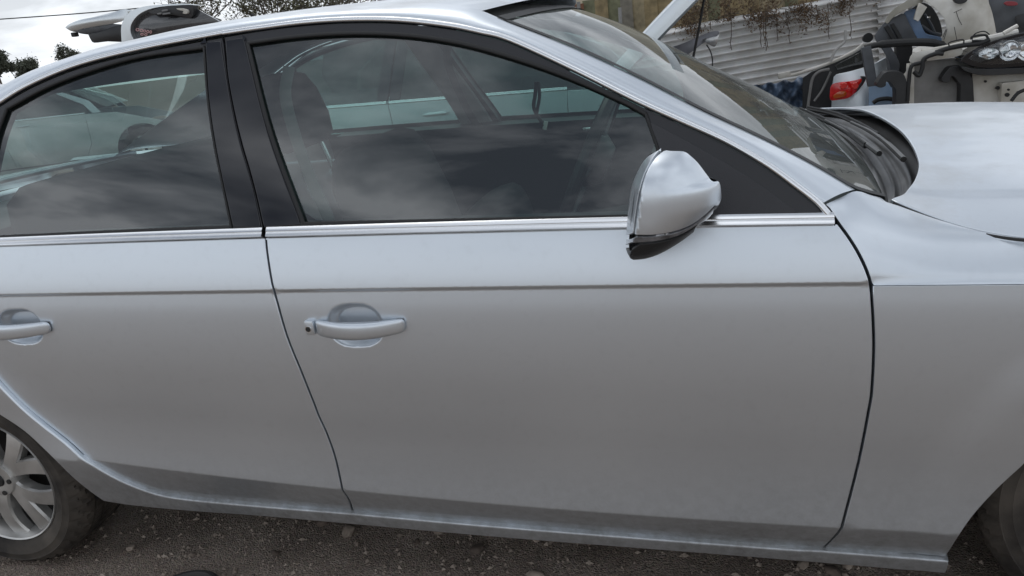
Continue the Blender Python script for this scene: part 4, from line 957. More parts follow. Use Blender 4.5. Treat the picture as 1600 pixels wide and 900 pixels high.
# ================================================================== THE SILVER HATCHBACK PARKED BEYOND
hatch = thing('silver_hatchback', 'pale silver hatchback with bonnet and tailgate raised, parked beyond the near sedan', 'car', (-2.4, 3.2, 0))
YN = 3.2
def nz_belt(x): return .955-.026*(np.asarray(x)+2.7)
def nw(x, z):
    x = np.asarray(x, float); z = np.asarray(z, float); d = z-nz_belt(x)
    return np.where(d < 0, .855+.05*np.clip(d, -.18, 0)*-1*.25-.10*np.clip(-d-.45, 0, 1)**1.3, .852-.40*d-.25*d*d)-.012*((x+2.3)/1.6)**2
def nfn(sg, off=0.0):
    return lambda x, z: (x, YN+sg*(nw(x, z)+off), z)
def nb(x): return float(nz_belt(x))
def arcpts(cx, r, a0, a1, n=14): return [(cx+r*math.cos(a), .31+r*math.sin(a)) for a in np.linspace(a0, a1, n)]
HXF, HXR = -.92, -3.50
for sg in (-1, 1):
    ow_ = outside(sg)
    fdn = panel('front_door', [(-2.75, nb(-2.75)), (-2.72, .6), (-2.68, .30), (-1.75, .28), (-1.62, .5), (-1.60, nb(-1.6))], nfn(sg), 'silver2', hatch, ow_, step=.05, depth=.02)
    rdn = panel('rear_door', [(-2.75, nb(-2.75)), (-2.72, .6), (-2.68, .30), (-3.12, .30), (-3.25, .55), (-3.52, .80), (-3.55, nb(-3.55))], nfn(sg), 'silver2', hatch, ow_, step=.05, depth=.02)
    panel('quarter_panel', [(-3.55, nb(-3.55)), (-3.52, .80)]+arcpts(HXR, .38, .9, math.pi)+[(-4.30, .35), (-4.36, .6), (-4.30, nb(-4.3))], nfn(sg), 'silver2', hatch, ow_, step=.06)
    panel('front_wing', [(-1.60, nb(-1.6)), (-1.62, .5), (-1.75, .28), (HXF-.38, .28)]+arcpts(HXF, .38, math.pi, 0.1)+[(-.3, .42), (-.3, .58), (-.5, .66), (-.85, .78), (-1.2, .90)], nfn(sg), 'silver2', hatch, ow_, step=.06)
    panel('side_sill', [(-1.32, .27), (-3.10, .29), (-3.10, .18), (-1.32, .17)], nfn(sg, -.01), 'silver2', hatch, ow_, step=.06)
    def gpan(nm, pts, mat, par, off=0.0, **k): return panel(nm, pts, nfn(sg, off), mat, par, ow_, step=.06, **k)
    top_f, top_r = 1.385, 1.38
    gpan('window_glass', [(-2.66, nb(-2.66)+.015), (-2.60, top_f-.02), (-2.15, top_f-.03), (-1.62, nb(-1.6)+.12), (-1.55, nb(-1.6)+.02)], 'dglass', fdn, -.006, shrink=-.01, depth=0)
    gpan('window_glass', [(-2.82, nb(-2.82)+.015), (-2.76, top_r-.01), (-3.30, top_r-.05), (-3.62, nb(-3.6)+.15), (-3.66, nb(-3.6)+.02)], 'dglass', rdn, -.006, shrink=-.01, depth=0)
    gpan('pillar_cover', [(-2.745, nb(-2.74)+.02), (-2.67, nb(-2.66)+.02), (-2.60, top_f), (-2.68, top_f)], 'piano', fdn)
    gpan('pillar_cover', [(-2.752, nb(-2.75)+.02), (-2.83, nb(-2.82)+.02), (-2.765, top_r+.005), (-2.69, top_f+.005)], 'piano', rdn)
    gpan('side_window_surround', [(-1.50, nb(-1.5)+.0), (-1.60, nb(-1.6)+.13), (-2.14, top_f-.02), (-2.60, top_f), (-2.76, top_r+.01), (-3.31, top_r-.04), (-3.66, nb(-3.6)+.15), (-3.72, nb(-3.7)),
         (-3.95, nb(-3.9)), (-3.98, 1.15), (-3.86, 1.36), (-3.30, 1.43), (-2.70, 1.445), (-2.15, 1.40), (-1.52, nb(-1.5)+.18), (-1.38, nb(-1.4))], 'silver2', hatch, .0, shrink=0)
    for (xa, xb, par) in ((-1.60, -2.742, fdn), (-2.758, -3.70, rdn)):
        xs = np.linspace(xa, xb, 20); ps = [(x_, YN+sg*(float(nw(x_, nb(x_)))-.0), nb(x_)+.008) for x_ in xs]; ribbon('belt_moulding', ps, [np.array([0, sg, .25])/1.03]*20, .022, .005, 'chrome', par)
    p0 = at_y(657, 188, YN-.87)[0]
    m = MB(); m.tube([(x_, YN+sg*(float(nw(x_, .87))+.022), .868) for x_ in np.linspace(-2.52, -2.36, 8)], [.006]+[.012]*6+[.006], 10); m.build('door_handle', 'silver2', fdn)
    wheel(HXF, YN+sg*.84, sg, 0, .2, True, hatch); wheel(HXR, YN+sg*.84, sg, 0, .5, True, hatch)
G = []
for x_ in np.linspace(-3.96, -1.95, 24):
    zt = 1.445-.035*((x_+2.7)/1.25)**2-(.05 if x_ > -2.1 else 0)*((x_+2.1)/.15); yw = float(nw(x_, zt-.01)); G.append([(x_, YN+q*yw, zt+.035*(1-abs(q)**2.4)) for q in np.linspace(-1, 1, 25)])
grid('roof', np.array(G), 'silver2', hatch)
G = []
for t in np.linspace(0, 1, 14): G.append([(-1.97+.66*t+.10*(1-q*q), YN+q*(.60+.17*t), 1.40-.42*t+.03*(1-q*q)) for q in np.linspace(-1, 1, 17)])
grid('windscreen', np.array(G), 'wglass', hatch, flip=True)
mb = MB(); mb.box((-2.6, YN, .35), (3.2, 1.45, .3), bev=.05); mb.build('floor_pan', 'plastic', hatch)
mb = MB(); mb.box((-.85, YN+.1, .48), (.7, 1.05, .36), bev=.06); mb.build('engine', 'dustplastic', hatch)
mb = MB(); mb.box((-.32, YN, .40), (.14, 1.5, .30), bev=.06); mb.build('front_bumper', 'silver2', hatch)
mb = MB(); mb.box((-4.38, YN, .45), (.16, 1.6, .42), bev=.06); mb.build('rear_bumper', 'silver2', hatch)
for y_ in (YN-.36, YN+.36):
    mb = MB(); mb.box((-2.75, y_, .85), (.14, .46, .62), Matrix.Rotation(-.25, 3, 'Y'), .05); mb.build('seat_backrest', 'fabric', hatch)
# raised bonnet: a shallow pressed tray hinged at the cowl
hb = sub('raised_bonnet', hatch); hb.matrix_parent_inverse = Matrix.Translation(-Vector(hatch.location))
hu = np.array([math.cos(math.radians(40)), 0, math.sin(math.radians(40))]); hn = np.array([-hu[2], 0, hu[0]]); ho = np.array([-1.36, 0, .995])
def bonpt(s, q, dn=0): 
    wd = .74-.06*s; p = ho+hu*s+hn*(.035*math.sin(math.pi*min(1, s*.9+.1))*(1-.6*abs(q)**3)-dn); return (p[0], YN+q*wd, p[2])
G = []
for s_ in np.linspace(0, 1.02, 16):
    ro = [bonpt(s_, -1, .085)]+[bonpt(s_, -1, .06), bonpt(s_, -1, .02)]+[bonpt(s_, q) for q in np.linspace(-.985, .985, 23)]+[bonpt(s_, 1, .02), bonpt(s_, 1, .06), bonpt(s_, 1, .085)]; G.append(ro)
kid(grid('bonnet_skin', np.array(G), 'silver2', hb, auto=60))
G = [[bonpt(s_, q, .05+.02*math.cos(q*14)*math.cos(s_*11)) for q in np.linspace(-.985, .985, 33)] for s_ in np.linspace(0.02, 1.0, 22)]
kid(grid('bonnet_underside', np.array(G), 'plastic', hb, flip=True))
rod = [at_y(1082, 96, 2.62), at_y(1092, 45, 2.62), at_y(1101, -6, 2.62), at_y(1106, -30, 2.62)]
m = MB(); m.tube([at_y(1060, 190, 2.62)]+rod, .0075, 8); m.build('bonnet_prop', 'rubber', hatch)
# raised tailgate
tg = sub('raised_tailgate', hatch); tg.matrix_parent_inverse = Matrix.Translation(-Vector(hatch.location))
YT = 2.62
def tgp(name, px, mat, y=YT, bul=0.0, depth=.03, dy=0.0, tag_=None):
    pts = [(p[0], p[2]) for p in (at_y(a, b, y) for a, b in dense(px+px[:1], 3))][:-1]
    P_ = np.array(pts); lo, hi = P_.min(0), P_.max(0); c = (lo+hi)/2; h = (hi-lo)/2+1e-6
    def sf(x, z):
        u = np.clip((x-c[0])/h[0], -1, 1); v = np.clip((z-c[1])/h[1], -1, 1); return (x, y-bul*(1-u*u)*(1-v*v)+dy*(x-c[0]), z)
    o = panel(name, pts, sf, mat, tg, outside(-1), shrink=0, inset=.003, step=.04, depth=depth); o.matrix_parent_inverse = Matrix(); return o
tgp('outer_skin', [(101, 43), (112, 37), (132, 30), (152, 26), (172, 20), (195, 14), (200, 20), (192, 34), (155, 42), (140, 46), (130, 50), (116, 50)], 'silver2', y=YT-.03, bul=.05, depth=.06)
tgp('trim_edge', [(117, 48), (128, 46), (140, 39), (150, 36), (190, 38), (192, 46), (160, 53), (150, 55), (137, 54), (125, 52)], 'greyplastic', y=YT-.035, bul=.03, depth=.06)
tgp('inner_lining', [(137, 53), (160, 49), (175, 42), (194, 41), (196, 64), (170, 65), (148, 67), (142, 62)], 'plastic', y=YT-.05, bul=.02, depth=.25)
m = MB(); m.box(at_y(117, 54, YT-.03), (.035, .04, .03), None, .006); kid(m.build('latch', 'rubber', tg))
tgp('glass_frame', [(190, 70), (189, 48), (191, 36), (198, 24), (207, 16), (225, 10), (255, 7), (285, 5.5), (300, 7), (302, 9), (270, 9), (240, 13), (222, 20), (211, 30), (205, 42), (206, 56), (214, 72)], 'silver2', y=YT-.06, bul=.01, depth=.09)
tgp('tailgate_glass', [(205, 42), (211, 30), (222, 20), (240, 13), (270, 9), (300, 10), (322, 20), (348, 38), (348, 60), (214, 72), (206, 56)], pbr('dark_tailgate_glass', (.035, .036, .04), .25, coat=1, var=.5, vscale=5), y=YT-.01, bul=.05, depth=.03)
tgp('wiper_motor_cover', [(231, 18), (250, 12), (275, 8), (300, 7.5), (303, 11), (299, 28), (275, 24), (250, 22), (238, 22)], 'plastic', y=YT-.075, bul=.01, depth=.05)
for (a, b, c, d) in ((246, 20.5, 253, 22), (254, 20.5, 266, 22), (253, 15.5, 262, 17)):
    p, q = at_y(a, b, YT-.10), at_y(c, d, YT-.10); m = MB(); m.box((p+q)/2, (abs(q[0]-p[0]), .01, .010), None, .002); kid(m.build('lining_clip', 'greytrim', tg))
tgp('third_brake_lamp', [(274, 13), (284, 13), (292, 15.5), (292, 21.5), (285, 21), (286, 17.5), (278, 15.5)], 'white', y=YT-.10, depth=.02)
stm = pbr('pink_sticker_print', (.62, .36, .36), .5)
for i, (a, b, wv_, hv_) in enumerate(((215, 46.5, 5, 4), (221, 47.5, 4, 4), (226, 48.5, 4, 3.5), (231, 49.5, 3.5, 4), (235.5, 50, 3, 4), (222, 53.5, 5, 3), (228, 54, 4, 3))):
    px = [at_y(a+wv_/2*math.cos(t), b+hv_/2*math.sin(t), YT-.075) for t in np.linspace(0, 2*math.pi, 9)]
    m = MB(); m.tube(px, .0028, 5, cap=False); kid(m.build('sticker_letter', stm, tg))
for dy_ in (0, 1.15):
    m = MB(); m.tube([(-3.95, YT-.03+dy_, 1.34), at_y(255, 24, YT)+np.array([0, dy_-.03, 0])], .012, 8); kid(m.build('gas_strut', 'rubber', tg))

# ================================================================== FENCES AND PLANTS BEHIND
MT['zinc'] = pbr('weathered_zinc_sheet', (.74, .74, .73), .5, .1, col2=(.52, .51, .49), vscale=5, rvar=.1, detail=10)
fence = thing('corrugated_fence', 'weathered white corrugated iron fence sheets laid sideways behind the wrecks', 'fence', tuple(at_y(1200, 330, 5.2)*[1, 1, 0]))
fo = at_y(1050, 48, 5.15); fl = np.array([1, .10, .062]); fl /= np.linalg.norm(fl); fu = np.array([-.062, 0, 1.0]); fu /= np.linalg.norm(fu); fnn = np.array([.1, -1, 0])
def corr(t):
    t = t % 1.0; u = t/.68 if t < .68 else (1-t)/.32; return .5-.5*math.cos(math.pi*u)-.5
def sheet(l0, l1, top, off, dz, seed):
    r_ = random.Random(seed); G = []; pitch = .064; nv_ = int(1.25/pitch*12)
    for l_ in np.linspace(l0, l1, 26):
        wob = .012*math.sin(l_*3+seed)
        G.append([fo+fl*l_+fu*(top-v+dz)+fnn*(off+wob*.5+.046*corr(v/pitch)) for v in np.linspace(0, 1.25, nv_)])
    o = grid('corrugated_sheet', np.array(G), 'zinc', fence, flip=True, thick=.0012); return o
sheet(-1.2, 1.78, .02, 0, 0, 1); sheet(1.74, 3.9, .10, .03, .01, 2)
for l_ in (-1.0, .5, 1.76, 3.2):
    p = fo+fl*l_-fnn*.06; m = MB(); m.box((p[0], p[1], .55), (.07, .07, 1.1), None, .006); m.build('fence_post', 'grey', fence)
timber = [pbr('fence_board_%s' % n_, c_, .8, col2=tuple(v*.55 for v in c_), vscale=14, bump=.4, bscale=60, detail=10) for n_, c_ in (('ochre', (.30, .23, .12)), ('straw', (.34, .28, .17)), ('moss', (.19, .19, .11)), ('rust', (.24, .11, .06)), ('grey', (.22, .20, .16)))]
bf = thing('board_fence', 'old ochre and mossy timber board fence rising behind the iron sheets', 'fence', (-1, 6.3, 0))
bo = at_y(870, 16, 6.3); r_ = random.Random(4)
for i in range(34):
    x_ = bo[0]-.55+i*.128; hgt = bo[2]+.062*(x_-bo[0])+.012+.03*r_.random()+(.0 if x_ < bo[0]+1.1 else .25*min(1, (x_-bo[0]-1.1)/.8)); m = MB()
    m.box((x_, 6.3+.1*(x_-bo[0])+.012*(i % 2)+.003*r_.uniform(-1, 1), hgt/2), (.137, .02, hgt), Matrix.Rotation(r_.uniform(-.005, .005), 3, 'Y'), .003)
    c_ = 3 if 4 <= i <= 6 else r_.choice([0, 0, 1, 1, 2, 4]) if i < 12 else r_.choice([0, 0, 1, 0, 2]); m.build('board', timber[c_], bf)
for px_, top_ in ((901, 3), (966, 12)):
    p = at_y(px_, top_, 6.18); m = MB(); m.box((p[0], 6.2, p[2]/2), (.035, .035, p[2]), Matrix.Rotation(.02, 3, 'Y'), .003); m.build('post', 'grey', bf)
cw = thing('cream_shed', 'cream weatherboard shed wall showing above the board fence', 'shed', (-1.75, 7.6, 0))
for k in range(14):
    z0 = .15+k*.16; m = MB(); m.box((-1.75, 7.6, z0), (3.1, .025, .165), Matrix.Rotation(math.radians(8), 3, 'X') @ Matrix.Rotation(math.radians(-3.4), 3, 'Y'), .004); m.build('weatherboard', pbr('cream_boards', (.55, .49, .37), .7, var=.15, vscale=4) if k == 0 else bpy.data.materials['cream_boards'], cw)
def twigs(name, mat, par, specs, seed):
    """specs: (base, direction, length, radius)"""
    r_ = random.Random(seed); m = MB(); tips = []
    def grow(p, d, L_, r, lev):
        n = 5; pts = [p]; dd = d.copy()
        for i in range(n):
            dd = dd+np.array([r_.gauss(0, .22), r_.gauss(0, .22), r_.gauss(0, .18)]); dd /= np.linalg.norm(dd); pts.append(pts[-1]+dd*L_/n)
        m.tube(pts, [r*(1-.6*i/n) for i in range(n+1)], 4 if lev else 5, cap=False); tips.extend(pts[2:])
        if lev < 2:
            for i in range(2, n+1):
                for _ in range(2):
                    if r_.random() < .8: grow(pts[i], dd*.5+np.array([r_.gauss(0, .6), r_.gauss(0, .5), r_.gauss(.25, .5)]), L_*r_.uniform(.35, .6), r*.5, lev+1)
    for b, d, L_, r in specs: grow(np.array(b, float), np.array(d, float), L_, r, 0)
    o = m.build(name, mat, par); o['kind'] = 'stuff'; return o, tips
def leaves(name, mat, par, pts, size, seed, per=1, spread=.05, long=2.2):
    r_ = np.random.default_rng(seed); pts = np.repeat(np.array(pts), per, 0)+r_.normal(0, spread, (len(pts)*per, 3)); n = len(pts)
    a = r_.normal(0, 1, (n, 3)); a /= np.linalg.norm(a, axis=1)[:, None]; b = np.cross(a, r_.normal(0, 1, (n, 3))); b /= np.linalg.norm(b, axis=1)[:, None]; s_ = size*r_.uniform(.5, 1.4, (n, 1))
    V = np.stack([pts-a*s_*long/2, pts+b*s_*.5, pts+a*s_*long/2, pts-b*s_*.5], 1).reshape(-1, 3); F = np.arange(n*4).reshape(-1, 4)
    o = mk(name, V, F, mat, par, False); o['kind'] = 'stuff'; return o
MT['bark'] = pbr('grey_brown_bark', (.10, .085, .07), .9, var=.3); MT['dryleaf'] = pbr('dry_brown_leaf', (.16, .10, .05), .8, col2=(.07, .045, .03), vscale=30)
MT['gum'] = pbr('eucalypt_leaf', (.075, .085, .06), .7, var=.4, vscale=3); MT['shrub'] = pbr('olive_shrub_leaf', (.17, .17, .10), .8, col2=(.09, .085, .055), vscale=8)
for j, (c, w_, h_) in enumerate((((1160, 14), .36, .16), ((1220, 2), .4, .16), ((1285, -10), .3, .14), ((1100, 18), .2, .08))):
    lab = ['dense dry brown vine clump spilling over the iron sheets', 'broad tangle of dry vine on the sheet top', 'thin dry vine at the joint of the sheets', 'small dry vine clump beside the raised bonnet'][j]
    p = at_y(c[0], c[1], 5.12); vt = thing('dry_vine', lab, 'vine', (p[0], p[1], 0), 'dry vines on the fence')
    rr = random.Random(20+j)
    sp = [((p[0]+rr.uniform(-w_, w_), p[1]+.05, p[2]-.05+rr.uniform(-.02, .05)), (rr.uniform(-.8, .8), rr.uniform(-.6, .2), rr.uniform(-.3, .7)), rr.uniform(.15, .3), .004) for _ in range(5)]
    tw, tips = twigs('stems', 'bark', vt, sp, 30+j); kid_ = leaves('leaves', 'dryleaf', vt, tips, .010, 40+j, 2, .03)
# hanging dead stems on the sheets, part of the first vine
hang = []; rr = random.Random(77)
m = MB()
for k in range(16):
    px_ = rr.uniform(1060, 1330); py_ = 42-(px_-1060)*.155+rr.uniform(-4, 6); L_ = rr.uniform(8, 60); pts = []
    for t in np.linspace(0, 1, 6): pts.append(at_y(px_+rr.uniform(-2, 2)+t*3, py_+L_*t, 5.085+.0*t))
    m.tube(pts, .0035, 4, cap=False); hang += pts[1:]
vt = thing('dry_vine', 'dead strands hanging down the face of the iron sheets', 'vine', (0, 5.08, 0), 'dry vines on the fence')
o = m.build('stems', 'bark', vt); o['kind'] = 'stuff'; leaves('leaves', 'dryleaf', vt, hang, .011, 5, 2, .018)
def tree(name, lab, c, y, spread, hgt, mat, seed, nleaf, lsz, group, n0=5, bare=False, gap=.5):
    p = at_y(c[0], c[1], y); t = thing(name, lab, 'tree' if not bare else 'shrub', (p[0], p[1], 0), group); r_ = random.Random(seed)
    m = MB(); m.tube([(p[0], p[1], 0), (p[0]+.05*hgt, p[1], p[2]*.5), (p[0], p[1], p[2]-.1)], [.06*hgt, .045*hgt, .03*hgt], 8, cap=False); m.build('trunk', 'bark', t)
    sp = [((p[0]+r_.gauss(0, .1)*spread, p[1]+r_.gauss(0, .1)*spread, p[2]-.25*hgt*r_.random()), (r_.gauss(0, .9), r_.gauss(0, .7), r_.uniform(.2, 1.1)), spread*r_.uniform(.45, .85), .016*hgt) for _ in range(n0)]
    b, tips = twigs('limbs', 'bark', t, sp, seed+1)
    tips = [q for q in tips if r_.random() < gap]
    leaves('crown', mat, t, tips, lsz, seed+2, nleaf, lsz*1.7)
tree('gum_tree', 'dark rounded gum tree crown standing low on the skyline', (40, 112), 26, .62, 1.0, 'gum', 11, 5, .05, 'gum trees on the skyline', 9, gap=.55)
tree('gum_tree', 'dark gum tree crown cut off by the sedan roof edge', (-6, 108), 27, .75, 1.1, 'gum', 12, 7, .055, 'gum trees on the skyline', 10, gap=.7)
tree('gum_tree', 'open wispy gum tree with sky showing through its crown', (104, 88), 28, .55, .9, 'gum', 13, 4, .045, 'gum trees on the skyline', 6, gap=.4)
for j, (c, lab) in enumerate((((325, 26), 'bare twiggy shrub right beside the raised tailgate'), ((420, 22), 'olive shrub with thin leaves behind the sedan roof'), ((500, 16), 'leafier olive shrub above the middle of the sedan roof'), ((590, 12), 'sparse grey shrub beyond the sedan roof'), ((680, 8), 'dark twiggy shrub near the cream shed'))):
    tree('shrub', lab, c, 11, 1.0, 1.0, 'shrub', 50+j, 2 if j != 1 else 3, .026, 'shrubs behind the cars', 9, True, gap=.55 if j else .25)
cb = MB(); cb.tube([at_y(a, b, 16) for a, b in dense([(-120, 38), (0, 30), (150, 19), (300, 4), (420, -14)], 6)], .016, 6); o = cb.build('power_cable', 'rubber'); tag(o, 'thin black power cable crossing the pale sky', 'cable')

# ================================================================== WRECKED PARTS TO THE RIGHT
def slab(name, px, y, mat, par, bul=0.0, depth=.04, dy=0.0, smooth=True, step=.03, inset=.003):
    src = dense(list(px)+[px[0]], 3)[:-1] if smooth else px
    pts = [(p[0], p[2]) for p in (at_y(a, b, y) for a, b in src)]
    P_ = np.array(pts); lo, hi = P_.min(0), P_.max(0); c = (lo+hi)/2; h = (hi-lo)/2+1e-6
    def sf(x, z):
        u = np.clip((x-c[0])/h[0], -1, 1); v = np.clip((z-c[1])/h[1], -1, 1); return (x, y-bul*(1-u*u)*(1-.7*v*v)+dy*(x-c[0]), z)
    return panel(name, pts, sf, mat, par, outside(-1), shrink=0, inset=inset, step=step, depth=depth)
def rodp(name, px, y, r, mat, par, n=8):
    m = MB(); m.tube([at_y(a, b, y) for a, b in (dense(px, 5) if len(px) > 2 else px)], r, n); return m.build(name, mat, par)
def base(px, y): p = at_y(*px, y); return (p[0], p[1], 0)
wk = thing('wrecked_car', 'stripped white car front with its headlight still fitted and bumper gone', 'car', base((1530, 160), 2.3))
slab('radiator_panel', [(1426, 98), (1500, 90), (1522, 100), (1524, 310), (1426, 310)], 2.30, 'grey', wk, depth=.05, smooth=False)
slab('side_strut', [(1420, 100), (1429, 99), (1427, 310), (1415, 310)], 2.27, 'white', wk, .0, .05, smooth=False)
slab('slam_panel', [(1420, 95), (1423, 87), (1430, 82), (1440, 79), (1470, 76), (1500, 72), (1502, 86), (1470, 92), (1440, 97), (1426, 99)], 2.24, 'white', wk, .02, .10)
slab('inner_wing', [(1519, 112), (1600, 106), (1700, 104), (1700, 320), (1514, 310)], 2.26, 'white', wk, .01, .05, smooth=False)
slab('strut_tower', [(1565, 130), (1600, 126), (1700, 122), (1700, 320), (1560, 310)], 2.20, 'white', wk, .01, .05, smooth=False)
for (a, b, r) in ((1573, 148, 2.6), (1575, 140, 1.4), (1558, 137, 2.4), (1539, 127, 1.6), (1590, 144, 1.6)):
    p = at_y(a, b, 2.17 if a > 1565 else 2.235); m = MB(); m.tube([p, p+np.array([0, -.012, 0])], r/260, 12); m.build('panel_hole', 'rubber', wk)
slab('headlight', [(1500, 96), (1506, 88), (1520, 78), (1545, 66), (1575, 57), (1605, 50), (1660, 45), (1690, 60), (1680, 95), (1640, 104), (1600, 104), (1560, 107), (1525, 105)], 2.21, 'piano', wk, .0, .12)
hl = slab('headlight_lens', [(1512, 92), (1530, 78), (1552, 68), (1580, 60), (1605, 55), (1650, 52), (1670, 65), (1660, 92), (1610, 96), (1570, 100), (1535, 100)], 2.135, 'lens', wk, .03, .0)
for nm, (a, b, rx, ry), mt in (('lamp_reflector', (1545, 84, 12, 7), 'lamp'), ('lamp_projector', (1578, 79, 13, 13), 'lamp'), ('lamp_reflector', (1612, 78, 18, 14), 'lamp')):
    rg = []
    for t, k in ((0, 1), (.3, .92), (.6, .7), (.85, .35), (1, .05)):
        c = at_y(a, b, 2.16+.04*t); rg.append([c+np.array([rx/262*k*math.cos(x_), 0, ry/262*k*math.sin(x_)]) for x_ in np.linspace(0, 2*math.pi, 20, endpoint=False)])
    V, F = loft(rg, False); mk(nm, V, F, mt, wk)
slab('lamp_bracket', [(1500, 103), (1530, 108), (1600, 106), (1690, 104), (1690, 112), (1600, 115), (1540, 118), (1510, 112)], 2.17, 'plastic', wk, .0, .05)
brk = [(1370, 131), (1377, 120), (1384, 113), (1395, 111), (1406, 112), (1413, 117), (1417, 128), (1420, 140), (1421, 230), (1399, 230), (1400, 148), (1397, 138), (1391, 129), (1385, 128), (1384, 134), (1378, 137), (1372, 136)]
slab('bumper_bracket', brk, 2.20, 'plastic', wk, 0, .08); slab('bumper_bracket', [(a+101, b-8) for a, b in brk], 2.235, 'plastic', wk, 0, .06)
rodp('wiring_loom', [(1418, 158), (1420, 128), (1424, 104), (1438, 98), (1447, 92)], 2.2, .010, 'rubber', wk); rodp('wiring_loom', [(1428, 112), (1436, 118), (1441, 106), (1444, 92), (1462, 84), (1474, 84)], 2.19, .011, 'rubber', wk)
rodp('wiring_loom', [(1462, 82), (1480, 76), (1505, 71), (1530, 68), (1546, 62)], 2.2, .012, 'rubber', wk); rodp('wiring_loom', [(1580, 158), (1590, 146), (1602, 140)], 2.12, .009, 'rubber', wk)
rodp('latch_wire', [(1483, 72), (1484, 66), (1504, 62), (1506, 68)], 2.2, .0035, 'rubber', wk); rodp('latch_wire', [(1518, 62), (1520, 57), (1540, 55), (1541, 63), (1519, 64)], 2.2, .006, 'rubber', wk); rodp('latch_wire', [(1517, 60), (1525, 52), (1538, 49), (1546, 54)], 2.2, .003, 'rubber', wk)
rodp('slam_rail', [(1440, 82), (1475, 76), (1500, 70), (1545, 60), (1590, 50)], 2.26, .016, 'white', wk)
rodp('bonnet_stay', [(1568, 52), (1590, 40)], 2.2, .010, 'white', wk)
mb = MB(); p = at_y(1560, 200, 2.75); mb.box((p[0]+.35, 2.85, .52), (1.5, 1.0, .75), None, .08); mb.build('body_shell', 'white', wk)

bc = thing('bumper_cover', 'scuffed white bumper cover with a round lamp opening lying on the wrecks', 'bumper', base((1480, 160), 2.75))
slab('bumper_skin', [(1437, -4), (1460, -14), (1530, -18), (1540, 5), (1550, 28), (1556, 54), (1530, 60), (1500, 70), (1468, 69), (1471, 50), (1469, 35), (1463, 22), (1452, 9)], 2.60, 'white', bc, .12, .06)
slab('bumper_lip', [(1382, 34), (1388, 22), (1398, 12), (1412, 3), (1428, -6), (1442, -6), (1440, 6), (1426, 10), (1408, 18), (1394, 28), (1387, 37)], 2.62, pbr('dusty_beige_plastic', (.34, .32, .27), .6, var=.2), bc, .03, .08)
slab('mounting_tab', [(1437, 4), (1449, 11), (1435, 34), (1428, 30)], 2.56, 'white', bc, 0, .02, smooth=False)
slab('lamp_pocket', [(1424, 14), (1440, 4), (1455, 10), (1466, 26), (1472, 46), (1470, 58), (1448, 57), (1436, 42)], 2.74, 'plastic', bc, 0, .08)
rodp('pocket_rib', [(1440, 40), (1455, 50), (1470, 54)], 2.70, .008, 'greyplastic', bc); rodp('pocket_rib', [(1445, 22), (1456, 40), (1462, 54)], 2.70, .006, 'greyplastic', bc)
slab('slot', [(1488, -6), (1512, -6), (1510, 3), (1500, 6), (1492, 3)], 2.47, 'plastic', bc, 0, .02)
m = MB(); m.box(at_y(1451, 27, 2.69), (.018, .01, .012), None, .003); m.build('bulb', 'lamp', bc)
for sc in ([(1494, 18), (1498, 30), (1503, 39)], [(1478, 46), (1474, 58)], [(1480, 45), (1475, 62)], [(1491, 42), (1495, 62)], [(1490, 20), (1503, 14)]):
    rodp('paint_crack', sc if len(sc) > 2 else sc, 2.475, .0016, 'rubber', bc, 4)
bb = slab('blue_bumper', [(1409, 24), (1416, 17), (1430, 14), (1434, 26), (1438, 40), (1447, 54), (1470, 58), (1470, 69), (1440, 68), (1430, 62), (1420, 44)], 2.66, 'blue', None, .03, .10); tag(bb, 'faded blue plastic bumper piece inside the white cover opening', 'bumper')
vp = thing('vent_panel', 'dark grey plastic panel with slotted vent leaning against the fence side', 'panel', base((1400, 160), 2.72))
slab('panel_body', [(1366, 56), (1374, 44), (1384, 33), (1400, 25), (1412, 21), (1420, 36), (1430, 54), (1436, 66), (1412, 70), (1385, 70), (1370, 66)], 2.64, 'greyplastic', vp, .02, .08)
for px in ([(1381, 42), (1388, 39), (1402, 64), (1396, 66)], [(1391, 38), (1397, 36), (1413, 63), (1406, 64)]): slab('vent_slot', px, 2.605, 'rubber', vp, 0, .012, smooth=False)
slab('lower_arm', [(1372, 68), (1385, 66), (1398, 84), (1406, 100), (1402, 115), (1392, 118), (1388, 96)], 2.62, 'greyplastic', vp, .02, .06)
slab('side_flap', [(1400, 72), (1425, 70), (1422, 98), (1410, 118), (1404, 104)], 2.66, 'plastic', vp, .0, .06)
bs = thing('black_strip', 'long curved black rubber bumper strip bridging the wrecks', 'strip', base((1410, 160), 2.5))
m = MB(); pts = [at_y(a, b, 2.46) for a, b in dense([(1351, 75), (1372, 70), (1405, 67), (1440, 66), (1465, 68), (1484, 72)], 5)]; m.tube(pts, [.016]*6+[.022]*14+[.018]*3+[.009]*(len(pts)-23), 10); m.build('strip', 'rubber', bs)
gp_ = slab('grey_plank', [(1346, 75), (1361, 71), (1365, 92), (1371, 131), (1371, 134), (1357, 136), (1351, 105)], 2.44, 'greyplastic', None, 0, .03, smooth=False); tag(gp_, 'upright flat grey plastic plank in front of the silver tail', 'plank')
st_ = thing('silver_tail_section', 'silver rear corner of a car with a red tail lamp', 'car', base((1330, 160), 2.85))
slab('rear_quarter', [(1302, 120), (1306, 116), (1330, 110), (1352, 104), (1364, 99), (1384, 89), (1392, 105), (1396, 140), (1400, 300), (1296, 300), (1299, 140)], 2.85, 'silver2', st_, .08, .10, smooth=False)
slab('tail_lamp', [(1297, 137), (1301, 131), (1312, 128), (1330, 126), (1352, 122), (1350, 130), (1344, 137), (1334, 146), (1325, 153), (1310, 156), (1297, 156)], 2.735, 'red', st_, .02, .06)
slab('amber_lens', [(1301, 150), (1309, 144), (1320, 142), (1323, 147), (1316, 152), (1304, 154)], 2.715, 'orange', st_, .004, .01)
